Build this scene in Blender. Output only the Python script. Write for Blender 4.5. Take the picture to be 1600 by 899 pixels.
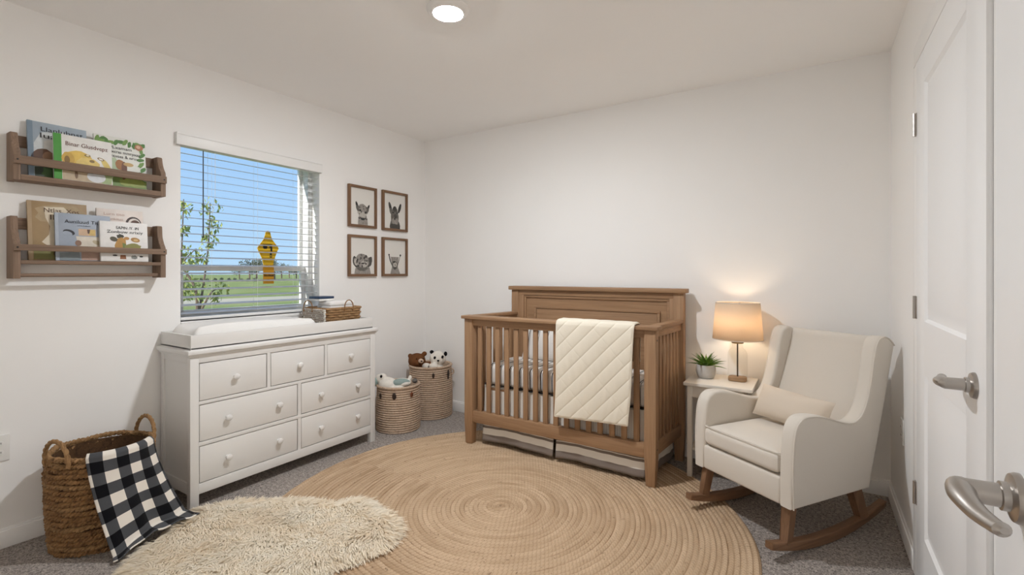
import bpy, bmesh, math, random
import numpy as np
from mathutils import Vector, Matrix, Euler
random.seed(7); rng = np.random.default_rng(7)
PI = math.pi
for o in list(bpy.data.objects): bpy.data.objects.remove(o, do_unlink=True)
scene = bpy.context.scene
C = scene.collection

# ------------------------------------------------------------------ camera
XL, XR, YB, YF, H = -3.0514, 0.3581, 3.3098, -0.72, 2.44
cam_d = bpy.data.cameras.new('camera'); cam = bpy.data.objects.new('camera', cam_d); C.objects.link(cam)
cam_d.sensor_width = 36; cam_d.lens = 744.46 / 1600 * 36; cam_d.shift_y = -(449.5 - 426.53) / 1600
cam_d.clip_start = 0.02; cam_d.clip_end = 2000
cam.location = (0, 0, 1.2247); cam.rotation_euler = (PI / 2, 0, 0.56405)
scene.camera = cam

# ------------------------------------------------------------------ world, sun, exposure
w = bpy.data.worlds.new('world'); scene.world = w; w.use_nodes = True
nt = w.node_tree; nt.nodes.clear()
out = nt.nodes.new('ShaderNodeOutputWorld'); bg = nt.nodes.new('ShaderNodeBackground')
tc = nt.nodes.new('ShaderNodeTexCoord'); sx = nt.nodes.new('ShaderNodeSeparateXYZ'); rp = nt.nodes.new('ShaderNodeValToRGB')
nt.links.new(tc.outputs['Generated'], sx.inputs[0]); nt.links.new(sx.outputs['Z'], rp.inputs[0])
nt.links.new(rp.outputs[0], bg.inputs[0]); nt.links.new(bg.outputs[0], out.inputs[0])
e = rp.color_ramp.elements
e[0].position = 0.0; e[0].color = (0.50, 0.74, 1.0, 1)
e[1].position = 1.0; e[1].color = (0.20, 0.40, 0.85, 1)
x = e.new(0.30); x.color = (0.34, 0.58, 0.98, 1)
bg.inputs[1].default_value = 1.05
sun_d = bpy.data.lights.new('sun', 'SUN'); sun = bpy.data.objects.new('sun', sun_d); C.objects.link(sun)
sun_d.energy = 6.8; sun_d.angle = 0.01; sun_d.color = (1, 0.95, 0.86); sun.rotation_euler = Vector((.175, .87, -.42)).to_track_quat('-Z', 'Y').to_euler()
vs = scene.view_settings
vs.view_transform = 'Standard'; vs.look = 'None'; vs.gamma = 1; vs.use_curve_mapping = False; vs.exposure = 0.0
scene.display_settings.display_device = 'sRGB'
scene.cycles.diffuse_bounces = 8; scene.cycles.max_bounces = 10; scene.cycles.transparent_max_bounces = 16
CEIL_STRENGTH = 770.0; HALL_FILL_STRENGTH = 35.0; BULB_STRENGTH = 40.0

# ------------------------------------------------------------------ helpers
def wm(o):
    m = o.matrix_basis.copy(); p = o.parent
    while p is not None: m = p.matrix_basis @ m; p = p.parent
    return m
def tag(o, label=None, cat=None, group=None, kind=None):
    if label: o['label'] = label
    if cat: o['category'] = cat
    if group: o['group'] = group
    if kind: o['kind'] = kind
    return o
def thing(name, label=None, cat=None, loc=(0, 0, 0), rot=0, group=None, kind=None):
    o = bpy.data.objects.new(name, None); C.objects.link(o); o.location = loc; o.empty_display_size = .05
    o.rotation_euler = rot if isinstance(rot, tuple) else (0, 0, rot)
    return tag(o, label, cat, group, kind)
def dup(o, parent=None, loc=None, rot=None):
    c = o.copy(); C.objects.link(c); c.parent = parent
    if loc is not None: c.location = loc
    if rot is not None: c.rotation_euler = rot
    return c
def basis(d, up=(0, 0, 1)):
    d = Vector(d).normalized(); up = Vector(up)
    if abs(d.dot(up)) > .99: up = Vector((0, 1, 0))
    a = up.cross(d).normalized(); b = d.cross(a).normalized()
    return d, a, b
def spline(pts, n=8, closed=False):
    P = [np.array(p, float) for p in pts]; N = len(P); o = []
    for i in range(N if closed else N - 1):
        p0 = P[(i - 1) % N] if closed or i > 0 else 2 * P[0] - P[1]
        p1 = P[i]; p2 = P[(i + 1) % N]
        p3 = P[(i + 2) % N] if closed or i + 2 < N else 2 * P[-1] - P[-2]
        for k in range(n):
            t = k / n
            o.append(.5 * (2 * p1 + (p2 - p0) * t + (2 * p0 - 5 * p1 + 4 * p2 - p3) * t * t + (3 * p1 - p0 - 3 * p2 + p3) * t ** 3))
    if not closed: o.append(P[-1])
    return o
class MB:
    def __init__(s): s.v = []; s.f = []; s.m = []; s.uv = []
    def add(s, vs_, fs, mi=0, uv=None):
        b = len(s.v); s.v += [tuple(p) for p in vs_]; s.uv += uv if uv else [(0, 0)] * len(vs_)
        s.f += [tuple(b + i for i in f) for f in fs]; s.m += [mi] * len(fs); return s
    def bm(s, bm, mi=0):
        bm.verts.index_update()
        s.add([v.co[:] for v in bm.verts], [[v.index for v in f.verts] for f in bm.faces], mi); bm.free(); return s
    def box(s, x0, x1, y0, y1, z0, z1, bev=0, seg=2, mi=0, M=None):
        bm = bmesh.new(); bmesh.ops.create_cube(bm, size=1)
        for v in bm.verts: v.co = Vector(((x0 + x1) / 2 + v.co.x * (x1 - x0), (y0 + y1) / 2 + v.co.y * (y1 - y0), (z0 + z1) / 2 + v.co.z * (z1 - z0)))
        if bev: bmesh.ops.bevel(bm, geom=bm.edges[:], offset=bev, segments=seg, profile=.5, affect='EDGES')
        if M is not None: bm.transform(M)
        return s.bm(bm, mi)
    def bar(s, p0, p1, wd, ht, bev=0, up=(0, 0, 1), taper=1.0, mi=0):
        p0 = Vector(p0); p1 = Vector(p1); d, a, b = basis(p1 - p0, up); L = (p1 - p0).length
        bm = bmesh.new(); bmesh.ops.create_cube(bm, size=1)
        for v in bm.verts:
            k = taper if v.co.x > 0 else 1
            v.co = p0 + d * ((v.co.x + .5) * L) + a * (v.co.y * wd * k) + b * (v.co.z * ht * k)
        if bev: bmesh.ops.bevel(bm, geom=bm.edges[:], offset=bev, segments=2, profile=.5, affect='EDGES')
        return s.bm(bm, mi)
    def prism(s, poly, f, a0, a1, bev=0, seg=3, mi=0):
        # poly: 2-D outline; f(p, q, a) -> 3-D
        bm = bmesh.new()
        A = [bm.verts.new(f(p[0], p[1], a0)) for p in poly]; B = [bm.verts.new(f(p[0], p[1], a1)) for p in poly]
        fa = bm.faces.new(A); fb = bm.faces.new(B[::-1]); n = len(poly)
        for i in range(n): bm.faces.new((A[i], B[i], B[(i + 1) % n], A[(i + 1) % n]))
        bmesh.ops.recalc_face_normals(bm, faces=bm.faces[:])
        if bev: bmesh.ops.bevel(bm, geom=list(set(fa.edges[:] + fb.edges[:])), offset=bev, segments=seg, profile=.5, affect='EDGES', clamp_overlap=True)
        return s.bm(bm, mi)
    def tube(s, pts, r, seg=8, closed=False, mi=0, flat=1.0, up=(0, 0, 1)):
        P = [Vector(p) for p in pts]; n = len(P); R = r if hasattr(r, '__len__') else [r] * n
        vs_ = []; prev = None
        for i in range(n):
            if closed: d = P[(i + 1) % n] - P[i - 1]
            else: d = P[min(i + 1, n - 1)] - P[max(i - 1, 0)]
            d.normalize()
            if prev is None:
                u_ = Vector(up)
                if abs(u_.dot(d)) > .95: u_ = Vector((1, 0, 0)) if abs(d.x) < .9 else Vector((0, 1, 0))
                a = (u_ - d * u_.dot(d)).normalized()
            else: a = (prev - d * prev.dot(d)).normalized()
            prev = a; b = d.cross(a)
            for k in range(seg):
                t = 2 * PI * k / seg; vs_.append(P[i] + a * (math.cos(t) * R[i] * flat) + b * (math.sin(t) * R[i]))
        fs = []
        for i in range(n if closed else n - 1):
            j = (i + 1) % n
            for k in range(seg):
                l = (k + 1) % seg; fs.append((i * seg + k, i * seg + l, j * seg + l, j * seg + k))
        if not closed:
            fs.append(tuple(range(seg))[::-1]); fs.append(tuple((n - 1) * seg + k for k in range(seg)))
        return s.add(vs_, fs, mi)
    def lathe(s, prof, seg=32, c=(0, 0, 0), mi=0, sx=1, sy=1, caps=True):
        vs_ = []; fs = []; n = len(prof)
        for r, z in prof:
            for k in range(seg):
                t = 2 * PI * k / seg; vs_.append((c[0] + r * math.cos(t) * sx, c[1] + r * math.sin(t) * sy, c[2] + z))
        for i in range(n - 1):
            for k in range(seg):
                l = (k + 1) % seg; fs.append((i * seg + k, i * seg + l, (i + 1) * seg + l, (i + 1) * seg + k))
        if caps:
            if prof[0][0] > 1e-5: fs.append(tuple(range(seg))[::-1])
            if prof[-1][0] > 1e-5: fs.append(tuple((n - 1) * seg + k for k in range(seg)))
        return s.add(vs_, fs, mi)
    def lathe_ax(s, prof, o, d, seg=24, mi=0, sx=1, sy=1, up=(0, 0, 1)):
        d, a, b = basis(d, up); o = Vector(o); m = MB(); m.lathe(prof, seg)
        return s.add([o + a * (v[0] * sx) + b * (v[1] * sy) + d * v[2] for v in m.v], m.f, mi)
    def ell(s, c, r, rot=(0, 0, 0), seg=20, rings=12, mi=0):
        M = Euler(rot).to_matrix(); m = MB()
        m.lathe([(max(1e-4, math.sin(PI * i / rings)), -math.cos(PI * i / rings)) for i in range(rings + 1)], seg)
        return s.add([Vector(c) + M @ Vector((v[0] * r[0], v[1] * r[1], v[2] * r[2])) for v in m.v], m.f, mi)
    def grid(s, nu, nv, fn, mi=0, uvf=None):
        vs_ = []; uv = []
        for j in range(nv + 1):
            for i in range(nu + 1):
                a, b = i / nu, j / nv; vs_.append(fn(a, b)); uv.append(uvf(a, b) if uvf else (a, b))
        fs = [(j * (nu + 1) + i, j * (nu + 1) + i + 1, (j + 1) * (nu + 1) + i + 1, (j + 1) * (nu + 1) + i) for j in range(nv) for i in range(nu)]
        return s.add(vs_, fs, mi, uv)
    def flat(s, pts, f, mi=0):
        return s.add([f(*p) for p in pts], [tuple(range(len(pts)))], mi)
    def build(s, name, mats, parent=None, world=True, smooth=35, origin=None, kind=None, label=None):
        me = bpy.data.meshes.new(name)
        V = s.v
        o = bpy.data.objects.new(name, me); C.objects.link(o)
        if origin is not None: o.location = origin
        if parent is not None: o.parent = parent
        if world:
            inv = wm(o).inverted(); V = [inv @ Vector(p) for p in V]
        elif origin is not None:
            V = [Vector(p) - Vector(origin) for p in V]
        me.from_pydata([tuple(p) for p in V], [], s.f)
        if not isinstance(mats, (list, tuple)): mats = [mats]
        for m in mats: me.materials.append(m)
        me.polygons.foreach_set('material_index', s.m)
        uvl = me.uv_layers.new(name='UVMap'); li = np.empty(len(me.loops), np.int32); me.loops.foreach_get('vertex_index', li)
        uvl.data.foreach_set('uv', np.array(s.uv, np.float32)[li].ravel())
        if smooth:
            me.polygons.foreach_set('use_smooth', [True] * len(me.polygons)); me.set_sharp_from_angle(angle=math.radians(smooth))
        me.update()
        if kind: o['kind'] = kind
        if label: o['label'] = label
        return o
def subsurf(o, lv=1):
    m = o.modifiers.new('subdivision', 'SUBSURF'); m.levels = lv; m.render_levels = lv; return o
def solid(o, t, off=0):
    m = o.modifiers.new('solidify', 'SOLIDIFY'); m.thickness = t; m.offset = off; return o
def remesh(o, vox=.005, sm=6):
    m = o.modifiers.new('remesh', 'REMESH'); m.mode = 'VOXEL'; m.voxel_size = vox; m.use_smooth_shade = True
    n = o.modifiers.new('smooth', 'SMOOTH'); n.factor = .5; n.iterations = sm; return o

# ------------------------------------------------------------------ materials
class NT:
    def __init__(s, name):
        s.m = bpy.data.materials.new(name); s.m.use_nodes = True; s.t = s.m.node_tree; s.t.nodes.clear()
        s.o = s.t.nodes.new('ShaderNodeOutputMaterial')
    def n(s, typ, **kw):
        nd = s.t.nodes.new('ShaderNode' + typ)
        ins = kw.pop('ins', {})
        for k, v in kw.items(): setattr(nd, k, v)
        for k, v in ins.items(): s.set(nd.inputs[k], v)
        return nd
    def set(s, sock, v):
        if isinstance(v, bpy.types.NodeSocket): s.t.links.new(v, sock)
        else: sock.default_value = v
    def math(s, op, a, b=0.0, c=0.0):
        nd = s.t.nodes.new('ShaderNodeMath'); nd.operation = op
        for i, v in enumerate((a, b, c)): s.set(nd.inputs[i], v)
        return nd.outputs[0]
    def mix(s, f, a, b):
        nd = s.t.nodes.new('ShaderNodeMix'); nd.data_type = 'RGBA'
        s.set(nd.inputs[0], f); s.set(nd.inputs[6], a if isinstance(a, bpy.types.NodeSocket) else (*a, 1)); s.set(nd.inputs[7], b if isinstance(b, bpy.types.NodeSocket) else (*b, 1))
        return nd.outputs[2]
    def coords(s, kind='Object', scale=(1, 1, 1), rand=False):
        t = s.n('TexCoord').outputs[kind]
        if rand:
            oi = s.n('ObjectInfo'); va = s.n('VectorMath', operation='ADD'); s.set(va.inputs[0], t)
            cb = s.n('CombineXYZ'); r = s.math('MULTIPLY', oi.outputs['Random'], 13.0)
            for i in range(3): s.set(cb.inputs[i], r)
            s.set(va.inputs[1], cb.outputs[0]); t = va.outputs[0]
        mp = s.n('Mapping'); s.set(mp.inputs['Vector'], t); mp.inputs['Scale'].default_value = scale
        return mp.outputs[0]
    def noise(s, vec, scale, detail=4, rough=.55):
        nd = s.n('TexNoise'); s.set(nd.inputs['Vector'], vec); nd.inputs['Scale'].default_value = scale
        nd.inputs['Detail'].default_value = detail; nd.inputs['Roughness'].default_value = rough
        return nd.outputs['Fac']
    def ramp(s, f, a, b):
        nd = s.n('MapRange'); s.set(nd.inputs[0], f); nd.inputs[1].default_value = a; nd.inputs[2].default_value = b; return nd.outputs[0]
    def bump(s, h, st=.3, d=.01):
        nd = s.n('Bump'); nd.inputs['Strength'].default_value = st; nd.inputs['Distance'].default_value = d; s.set(nd.inputs['Height'], h); return nd.outputs[0]
    def bsdf(s, col, rough=.6, metal=0, normal=None, spec=.5, sheen=0, coat=0):
        b = s.n('BsdfPrincipled'); s.set(b.inputs['Base Color'], col if isinstance(col, bpy.types.NodeSocket) else (*col, 1))
        s.set(b.inputs['Roughness'], rough); s.set(b.inputs['Metallic'], metal); b.inputs['Specular IOR Level'].default_value = spec
        if sheen: b.inputs['Sheen Weight'].default_value = sheen; b.inputs['Sheen Roughness'].default_value = .5
        if normal is not None: s.set(b.inputs['Normal'], normal)
        return b
    def done(s, sh):
        s.t.links.new(sh.outputs[0] if hasattr(sh, 'outputs') else sh, s.o.inputs[0]); return s.m
def paint(name, col, rough=.5, bs=180, st=.06, var=.03, spec=.4):
    t = NT(name); c = t.coords(); n = t.noise(c, 3, 3); nb = t.noise(c, bs, 3)
    return t.done(t.bsdf(t.mix(n, tuple(x * (1 - var) for x in col), tuple(min(1, x * (1 + var)) for x in col)), rough, 0, t.bump(nb, st, .002), spec))
def wood(name, axis, a, b, dark, rough=.55, scale=1.0):
    t = NT(name); s = [26 * scale] * 3; s[axis] = 1.6 * scale
    c = t.coords('Object', tuple(s), True); n = t.noise(c, 1.6, 5, .6)
    s2 = [140 * scale] * 3; s2[axis] = 4 * scale; f = t.noise(t.coords('Object', tuple(s2), True), 1.0, 3)
    s3 = [5] * 3; s3[axis] = .8; g = t.noise(t.coords('Object', tuple(s3), True), 1.0, 2)
    col = t.mix(t.ramp(n, .3, .7), a, b); col = t.mix(t.math('MULTIPLY', t.ramp(f, .48, .75), .55), col, dark)
    col = t.mix(t.math('MULTIPLY', t.ramp(g, .45, .8), .35), col, dark)
    return t.done(t.bsdf(col, rough, 0, t.bump(f, .25, .001), .35))
def fabric(name, a, b=None, scale=900, st=.35, rough=.9, sheen=.2, big=4):
    t = NT(name); c = t.coords(); b = b or tuple(x * .88 for x in a)
    wv1 = t.noise(t.coords('Object', (1, 1, .12)), scale, 2); wv2 = t.noise(t.coords('Object', (.12, .12, 1)), scale, 2)
    h = t.math('ADD', wv1, wv2); g = t.noise(c, big, 3)
    col = t.mix(t.ramp(t.math('ADD', t.math('MULTIPLY', h, .5), t.math('MULTIPLY', g, .5)), .35, .65), b, a)
    return t.done(t.bsdf(col, rough, 0, t.bump(h, st, .0015), .15, sheen))
def simple(name, col, rough=.6, metal=0, spec=.5, var=.08, scale=12, bs=0):
    t = NT(name); c = t.coords('Object', (1, 1, 1), True); n = t.noise(c, scale, 3)
    return t.done(t.bsdf(t.mix(n, tuple(x * (1 - var) for x in col), tuple(min(1, x * (1 + var)) for x in col)), rough, metal, t.bump(t.noise(c, bs, 3), .25, .002) if bs else None, spec))
def glass(name, tint=(1, 1, 1), rough=.02):
    t = NT(name); lw = t.n('LayerWeight'); lw.inputs[0].default_value = .5; tr = t.n('BsdfTransparent'); tr.inputs[0].default_value = (*tint, 1)
    gl = t.n('BsdfGlossy'); gl.inputs['Roughness'].default_value = rough; mx = t.n('MixShader')
    t.set(mx.inputs[0], t.math('ADD', t.math('MULTIPLY', t.math('POWER', lw.outputs['Facing'], 4.0), .38), .025)); t.set(mx.inputs[1], tr.outputs[0]); t.set(mx.inputs[2], gl.outputs[0]); return t.done(mx)
def emit(name, col, st):
    t = NT(name); em = t.n('Emission'); em.inputs[0].default_value = (*col, 1); em.inputs[1].default_value = st; return t.done(em)

M = {}
M['wall'] = paint('wall_paint', (.90, .893, .88), .75, 160, .08, .012, .2)
M['ceil'] = paint('ceiling_paint', (.95, .945, .935), .85, 120, .15, .015, .15)
M['trim'] = paint('trim_paint', (.90, .895, .885), .38, 40, .02, .01, .45)
M['door'] = paint('door_paint', (.92, .925, .93), .4, 60, .03, .01, .4)
M['white'] = paint('dresser_paint', (.755, .745, .725), .42, 50, .02, .012, .4)
M['vinyl'] = simple('white_vinyl', (.85, .86, .86), .35, var=.02)
M['slat'] = simple('blind_slat_white', (.86, .86, .85), .4, var=.02)
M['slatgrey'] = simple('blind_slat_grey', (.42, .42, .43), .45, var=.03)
M['plate'] = simple('wall_plate_white', (.82, .81, .78), .35, var=.02)
M['black'] = simple('black_plastic', (.012, .012, .013), .4)
M['nickel'] = simple('brushed_nickel', (.46, .43, .40), .33, 1.0, var=.06, scale=40)
M['glass'] = glass('window_glass', (.97, .985, .98))
M['jar'] = glass('jar_glass', (.97, .97, .965))
CA, CB, CD = (.40, .245, .135), (.32, .185, .10), (.19, .105, .055)
for i, ax in enumerate('xyz'): M['crib' + ax] = wood('crib_wood_' + ax, i, CA, CB, CD)
SA, SB, SD = (.30, .205, .145), (.215, .145, .10), (.10, .064, .044)
for i, ax in enumerate('xyz'): M['shelf' + ax] = wood('weathered_wood_' + ax, i, SA, SB, SD, .7, 1.4)
for i, ax in enumerate('xyz'): M['rock' + ax] = wood('rocker_wood_' + ax, i, (.26, .145, .08), (.19, .10, .054), (.11, .056, .028), .45)
for i, ax in enumerate('xyz'): M['frame' + ax] = wood('picture_frame_wood_' + ax, i, (.24, .135, .075), (.18, .10, .055), (.11, .06, .032), .5)
M['linen'] = fabric('chair_linen', (.70, .65, .58), (.62, .57, .505))
M['linen2'] = fabric('pillow_linen', (.68, .59, .49), (.58, .49, .395), 700)
M['pad'] = fabric('pad_cotton', (.80, .79, .77), None, 500, .2)
M['quilt'] = fabric('quilt_cotton', (.80, .74, .62), (.72, .655, .535), 420, .3, big=9)
def carpet():
    t = NT('carpet_pile'); c = t.coords()
    a = t.noise(c, 150, 3, .75); b = t.noise(c, 60, 2, .6); g = t.noise(c, 2.2, 3)
    f = t.math('ADD', t.math('MULTIPLY', a, .65), t.math('MULTIPLY', b, .35))
    col = t.mix(t.ramp(f, .38, .62), (.088, .075, .067), (.69, .61, .55)); col = t.mix(t.math('MULTIPLY', t.ramp(g, .35, .7), .25), col, (.225, .20, .185))
    return t.done(t.bsdf(col, .95, 0, t.bump(f, 1.0, .012), .1, .1))
M['carpet'] = carpet()
def jute_rug():
    t = NT('jute_braid'); tcn = t.n('TexCoord'); sp = t.n('SeparateXYZ'); t.set(sp.inputs[0], tcn.outputs['Object'])
    x_, y_ = sp.outputs[0], sp.outputs[1]
    r = t.math('SQRT', t.math('ADD', t.math('MULTIPLY', x_, x_), t.math('MULTIPLY', y_, y_))); th = t.math('ARCTAN2', y_, x_)
    k = t.math('DIVIDE', r, .0235); ring = t.math('FLOOR', k); fr = t.math('SUBTRACT', t.math('SUBTRACT', k, ring), .5)
    arc = t.math('MULTIPLY', t.math('MULTIPLY', th, ring), .0235)
    ph = t.math('ADD', t.math('DIVIDE', arc, .019), t.math('MULTIPLY', t.math('ABSOLUTE', fr), 1.1))
    br = t.math('SINE', t.math('MULTIPLY', t.math('ADD', ph, t.math('MULTIPLY', ring, .37)), 2 * PI))
    cv = t.n('CombineXYZ'); t.set(cv.inputs[0], t.math('MULTIPLY', ring, 3.7)); t.set(cv.inputs[1], t.math('MULTIPLY', arc, 3.0)); t.set(cv.inputs[2], t.math('MULTIPLY', th, .4))
    n1 = t.noise(cv.outputs[0], 1.0, 3); fine = t.noise(t.coords('Object'), 260, 3, .7); big = t.noise(t.coords('Object'), 1.6, 2)
    col = t.mix(t.ramp(n1, .3, .7), (.44, .305, .19), (.63, .465, .315)); col = t.mix(t.math('MULTIPLY', t.ramp(big, .35, .65), .3), col, (.66, .495, .335))
    cw = t.n('CombineXYZ'); t.set(cw.inputs[0], t.math('MULTIPLY', t.math('ROUND', k), 5.3)); t.set(cw.inputs[1], t.math('MULTIPLY', th, 2.2)); n2 = t.noise(cw.outputs[0], 1.0, 3)
    gap = t.math('MULTIPLY', t.ramp(t.math('ABSOLUTE', fr), .36, .5), t.math('MULTIPLY', t.ramp(n2, .35, .68), .95))
    col = t.mix(gap, col, (.22, .12, .055)); col = t.mix(t.math('MULTIPLY', t.ramp(br, .45, 1.0), .30), col, (.25, .14, .065))
    spk = t.noise(t.coords('Object'), 60, 2); col = t.mix(t.math('MULTIPLY', t.ramp(spk, .66, .74), .6), col, (.13, .07, .035))
    h = t.math('ADD', t.math('MULTIPLY', br, -.35), fine)
    return t.done(t.bsdf(col, .9, 0, t.bump(h, .55, .004), .15))
M['jute'] = jute_rug()
def strand(name, a, b, dark, sc=1.0, st=.6):
    t = NT(name); c = t.coords('Object', (1, 1, 1), True); n = t.noise(c, 55 * sc, 4, .65); g = t.noise(c, 14 * sc, 3); f = t.noise(c, 300 * sc, 3)
    col = t.mix(t.ramp(g, .3, .7), a, b); col = t.mix(t.math('MULTIPLY', t.ramp(n, .5, .72), .8), col, dark)
    return t.done(t.bsdf(col, .75, 0, t.bump(t.math('ADD', n, f), st, .004), .3))
M['hyacinth'] = strand('water_hyacinth', (.34, .185, .075), (.22, .112, .045), (.055, .026, .011))
M['hyacinth2'] = strand('water_hyacinth_light', (.38, .225, .10), (.27, .15, .065), (.09, .045, .02))
M['rope'] = strand('cotton_jute_rope', (.60, .46, .345), (.52, .385, .28), (.30, .20, .135), 1.3, .5)
M['rattan'] = strand('rattan_weave', (.43, .265, .13), (.31, .175, .08), (.12, .06, .026), 1.6)
M['overexposedweave'] = strand('overexposed_weave', (.82, .79, .73), (.76, .72, .65), (.55, .45, .35), 1.4)
M['fleck'] = simple('brown_fleck', (.17, .085, .04), .7)
M['leather'] = simple('dark_leather', (.035, .018, .012), .5)
M['leather2'] = simple('rust_leather', (.17, .05, .02), .5)
M['fur'] = None
def furm():
    t = NT('sheepskin_wool'); n = t.noise(t.coords(), 7, 3); c = t.mix(t.ramp(n, .3, .7), (.93, .82, .65), (.97, .91, .79))
    d = t.n('BsdfDiffuse'); t.set(d.inputs[0], c); tr = t.n('BsdfTranslucent'); t.set(tr.inputs[0], c); mx = t.n('MixShader'); mx.inputs[0].default_value = .25
    t.set(mx.inputs[1], d.outputs[0]); t.set(mx.inputs[2], tr.outputs[0]); return t.done(mx)
M['fur'] = furm()
def gingham():
    t = NT('buffalo_check'); sp = t.n('SeparateXYZ'); t.set(sp.inputs[0], t.n('TexCoord').outputs['UV'])
    def st(v): return t.math('GREATER_THAN', t.math('FRACT', v), .5)
    s = t.math('ADD', st(sp.outputs[0]), st(sp.outputs[1]))
    c = t.mix(t.math('GREATER_THAN', s, .5), (.80, .75, .68), (.075, .078, .085)); c = t.mix(t.math('GREATER_THAN', s, 1.5), c, (.006, .006, .008))
    f = t.noise(t.coords('UV', (1, 1, 1)), 60, 3)
    return t.done(t.bsdf(c, .95, 0, t.bump(f, .4, .002), .1, .1))
M['check'] = gingham()
def striped(name, axis, period, base=(.82, .80, .77), dark=(.02, .02, .026)):
    t = NT(name); sp = t.n('SeparateXYZ'); t.set(sp.inputs[0], t.n('TexCoord').outputs['Object'])
    wob = t.math('MULTIPLY', t.noise(t.coords(), 5, 2), .012)
    f = t.math('FRACT', t.math('DIVIDE', t.math('ADD', sp.outputs[axis], wob), period))
    def band(a, b): return t.math('MULTIPLY', t.math('GREATER_THAN', f, a), t.math('LESS_THAN', f, b))
    d = t.math('ADD', t.math('MULTIPLY', band(.38, .475), 1.0), t.math('MULTIPLY', band(.54, .60), .75))
    return t.done(t.bsdf(t.mix(d, base, dark), .9, 0, t.bump(t.noise(t.coords(), 500, 2), .2, .001), .15, .15))
M['sheet'] = striped('striped_sheet', 0, .082)
M['sheetpillow'] = striped('striped_pillow_case', 0, .078)
def skirtm():
    t = NT('crib_skirt_stripe'); sp = t.n('SeparateXYZ'); t.set(sp.inputs[0], t.n('TexCoord').outputs['UV']); z = sp.outputs[1]
    def band(a, b): return t.math('MULTIPLY', t.math('GREATER_THAN', z, a), t.math('LESS_THAN', z, b))
    tick = t.math('MULTIPLY', t.math('GREATER_THAN', t.math('FRACT', t.math('DIVIDE', sp.outputs[0], .014)), .78), t.math('GREATER_THAN', z, .132))
    c = t.mix(t.math('MULTIPLY', tick, .35), (.82, .79, .73), (.34, .31, .28)); c = t.mix(band(.088, .104), c, (.22, .185, .16)); c = t.mix(band(.109, .118), c, (.22, .185, .16))
    c = t.mix(t.math('LESS_THAN', z, .045), c, (.24, .20, .175))
    return t.done(t.bsdf(c, .95, 0, t.bump(t.noise(t.coords(), 400, 2), .25, .001), .1))
M['skirt'] = skirtm()

# ------------------------------------------------------------------ the room
def struct(mb, name, mat, parent=None, smooth=35):
    o = mb.build(name, mat, parent, smooth=smooth)
    if parent is None: o['kind'] = 'structure'
    return o
T = .20
WY0, WY1, WZ0, WZ1 = 1.286, 2.190, .945, 2.012          # window opening
D1Y0, D1Y1, D1Z = 1.552, 2.452, 2.055                   # closet door opening
HY0, HY1, HZ = -.66, .165, 2.09                          # hall doorway
struct(MB().box(XL - T, XR + 1.45, YF - T, YB + T, -.12, 0), 'floor', M['carpet'])
struct(MB().box(XL - T, XR + 1.45, YF - T, YB + T, H, H + .15), 'ceiling', M['ceil'])
m = MB(); a, b = XL - T, XL
m.box(a, b, YF - T, WY0, 0, H); m.box(a, b, WY1, YB + T, 0, H); m.box(a, b, WY0, WY1, 0, WZ0); m.box(a, b, WY0, WY1, WZ1, H)
struct(m, 'wall_left', M['wall'])
struct(MB().box(XL, XR + 1.45, YB, YB + T, 0, H), 'wall_back', M['wall'])
struct(MB().box(XL, XR + 1.45, YF - T, YF, 0, H), 'wall_front', M['wall'])
m = MB(); a, b = XR, XR + .115
m.box(a, b, YF, HY0, 0, H); m.box(a, b, HY0, HY1, HZ, H); m.box(a, b, HY1, D1Y0 - .002, 0, H); m.box(a, b, D1Y0 - .002, D1Y1 + .002, D1Z + .002, H); m.box(a, b, D1Y1 + .002, YB, 0, H)
struct(m, 'wall_right', M['wall'])
struct(MB().box(XR + 1.25, XR + 1.45, YF, YB, 0, H), 'wall_hall', M['wall'])
struct(MB().box(XR + .115, XR + 1.25, 1.0, 1.1, 0, H), 'wall_hall_end', M['wall'])
BBH, BBT = .088, .014
def baseb(name, x0, x1, y0, y1):
    m = MB(); m.box(x0, x1, y0, y1, 0, BBH - .012, .001)
    dx, dy = x1 - x0, y1 - y0; i = .006
    if dx < dy:
        if x0 < -1: m.box(x0, x1 - i, y0, y1, BBH - .014, BBH, .002)
        else: m.box(x0 + i, x1, y0, y1, BBH - .014, BBH, .002)
    else: m.box(x0, x1, y0 + i, y1, BBH - .014, BBH, .002)
    struct(m, name, M['trim'])
baseb('baseboard_left', XL, XL + BBT, YF, YB - BBT)
baseb('baseboard_back', XL, XR, YB - BBT, YB)
baseb('baseboard_right', XR - BBT, XR, D1Y1 + .085, YB - BBT)
# --- window
win = thing('window_1', None, None, (XL - .14, (WY0 + WY1) / 2, WZ0), kind='structure')
fx0, fx1 = XL - .195, XL - .085; fw_ = .034
MB().box(fx0, fx1, WY0, WY0 + fw_, WZ0, WZ1, .003).build('frame_jamb', M['vinyl'], win)
MB().box(fx0, fx1, WY1 - fw_, WY1, WZ0, WZ1, .003).build('frame_jamb', M['vinyl'], win)
MB().box(fx0, fx1, WY0 + fw_, WY1 - fw_, WZ1 - .012, WZ1, .002).build('frame_head', M['vinyl'], win)
MB().box(fx0, fx1, WY0 + fw_, WY1 - fw_, WZ0, WZ0 + .02, .003).build('frame_sill', M['vinyl'], win)
y0, y1 = WY0 + fw_, WY1 - fw_
m = MB(); m.box(-3.232, -3.205, y0, y1, 1.236, 1.272, .003); m.box(-3.231, -3.206, y0, y0 + .022, 1.272, WZ1 - .026, .002); m.box(-3.231, -3.206, y1 - .022, y1, 1.272, WZ1 - .026, .002); m.box(-3.232, -3.205, y0, y1, WZ1 - .026, WZ1 - .012, .003)
m.build('upper_sash', M['vinyl'], win)
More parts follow.
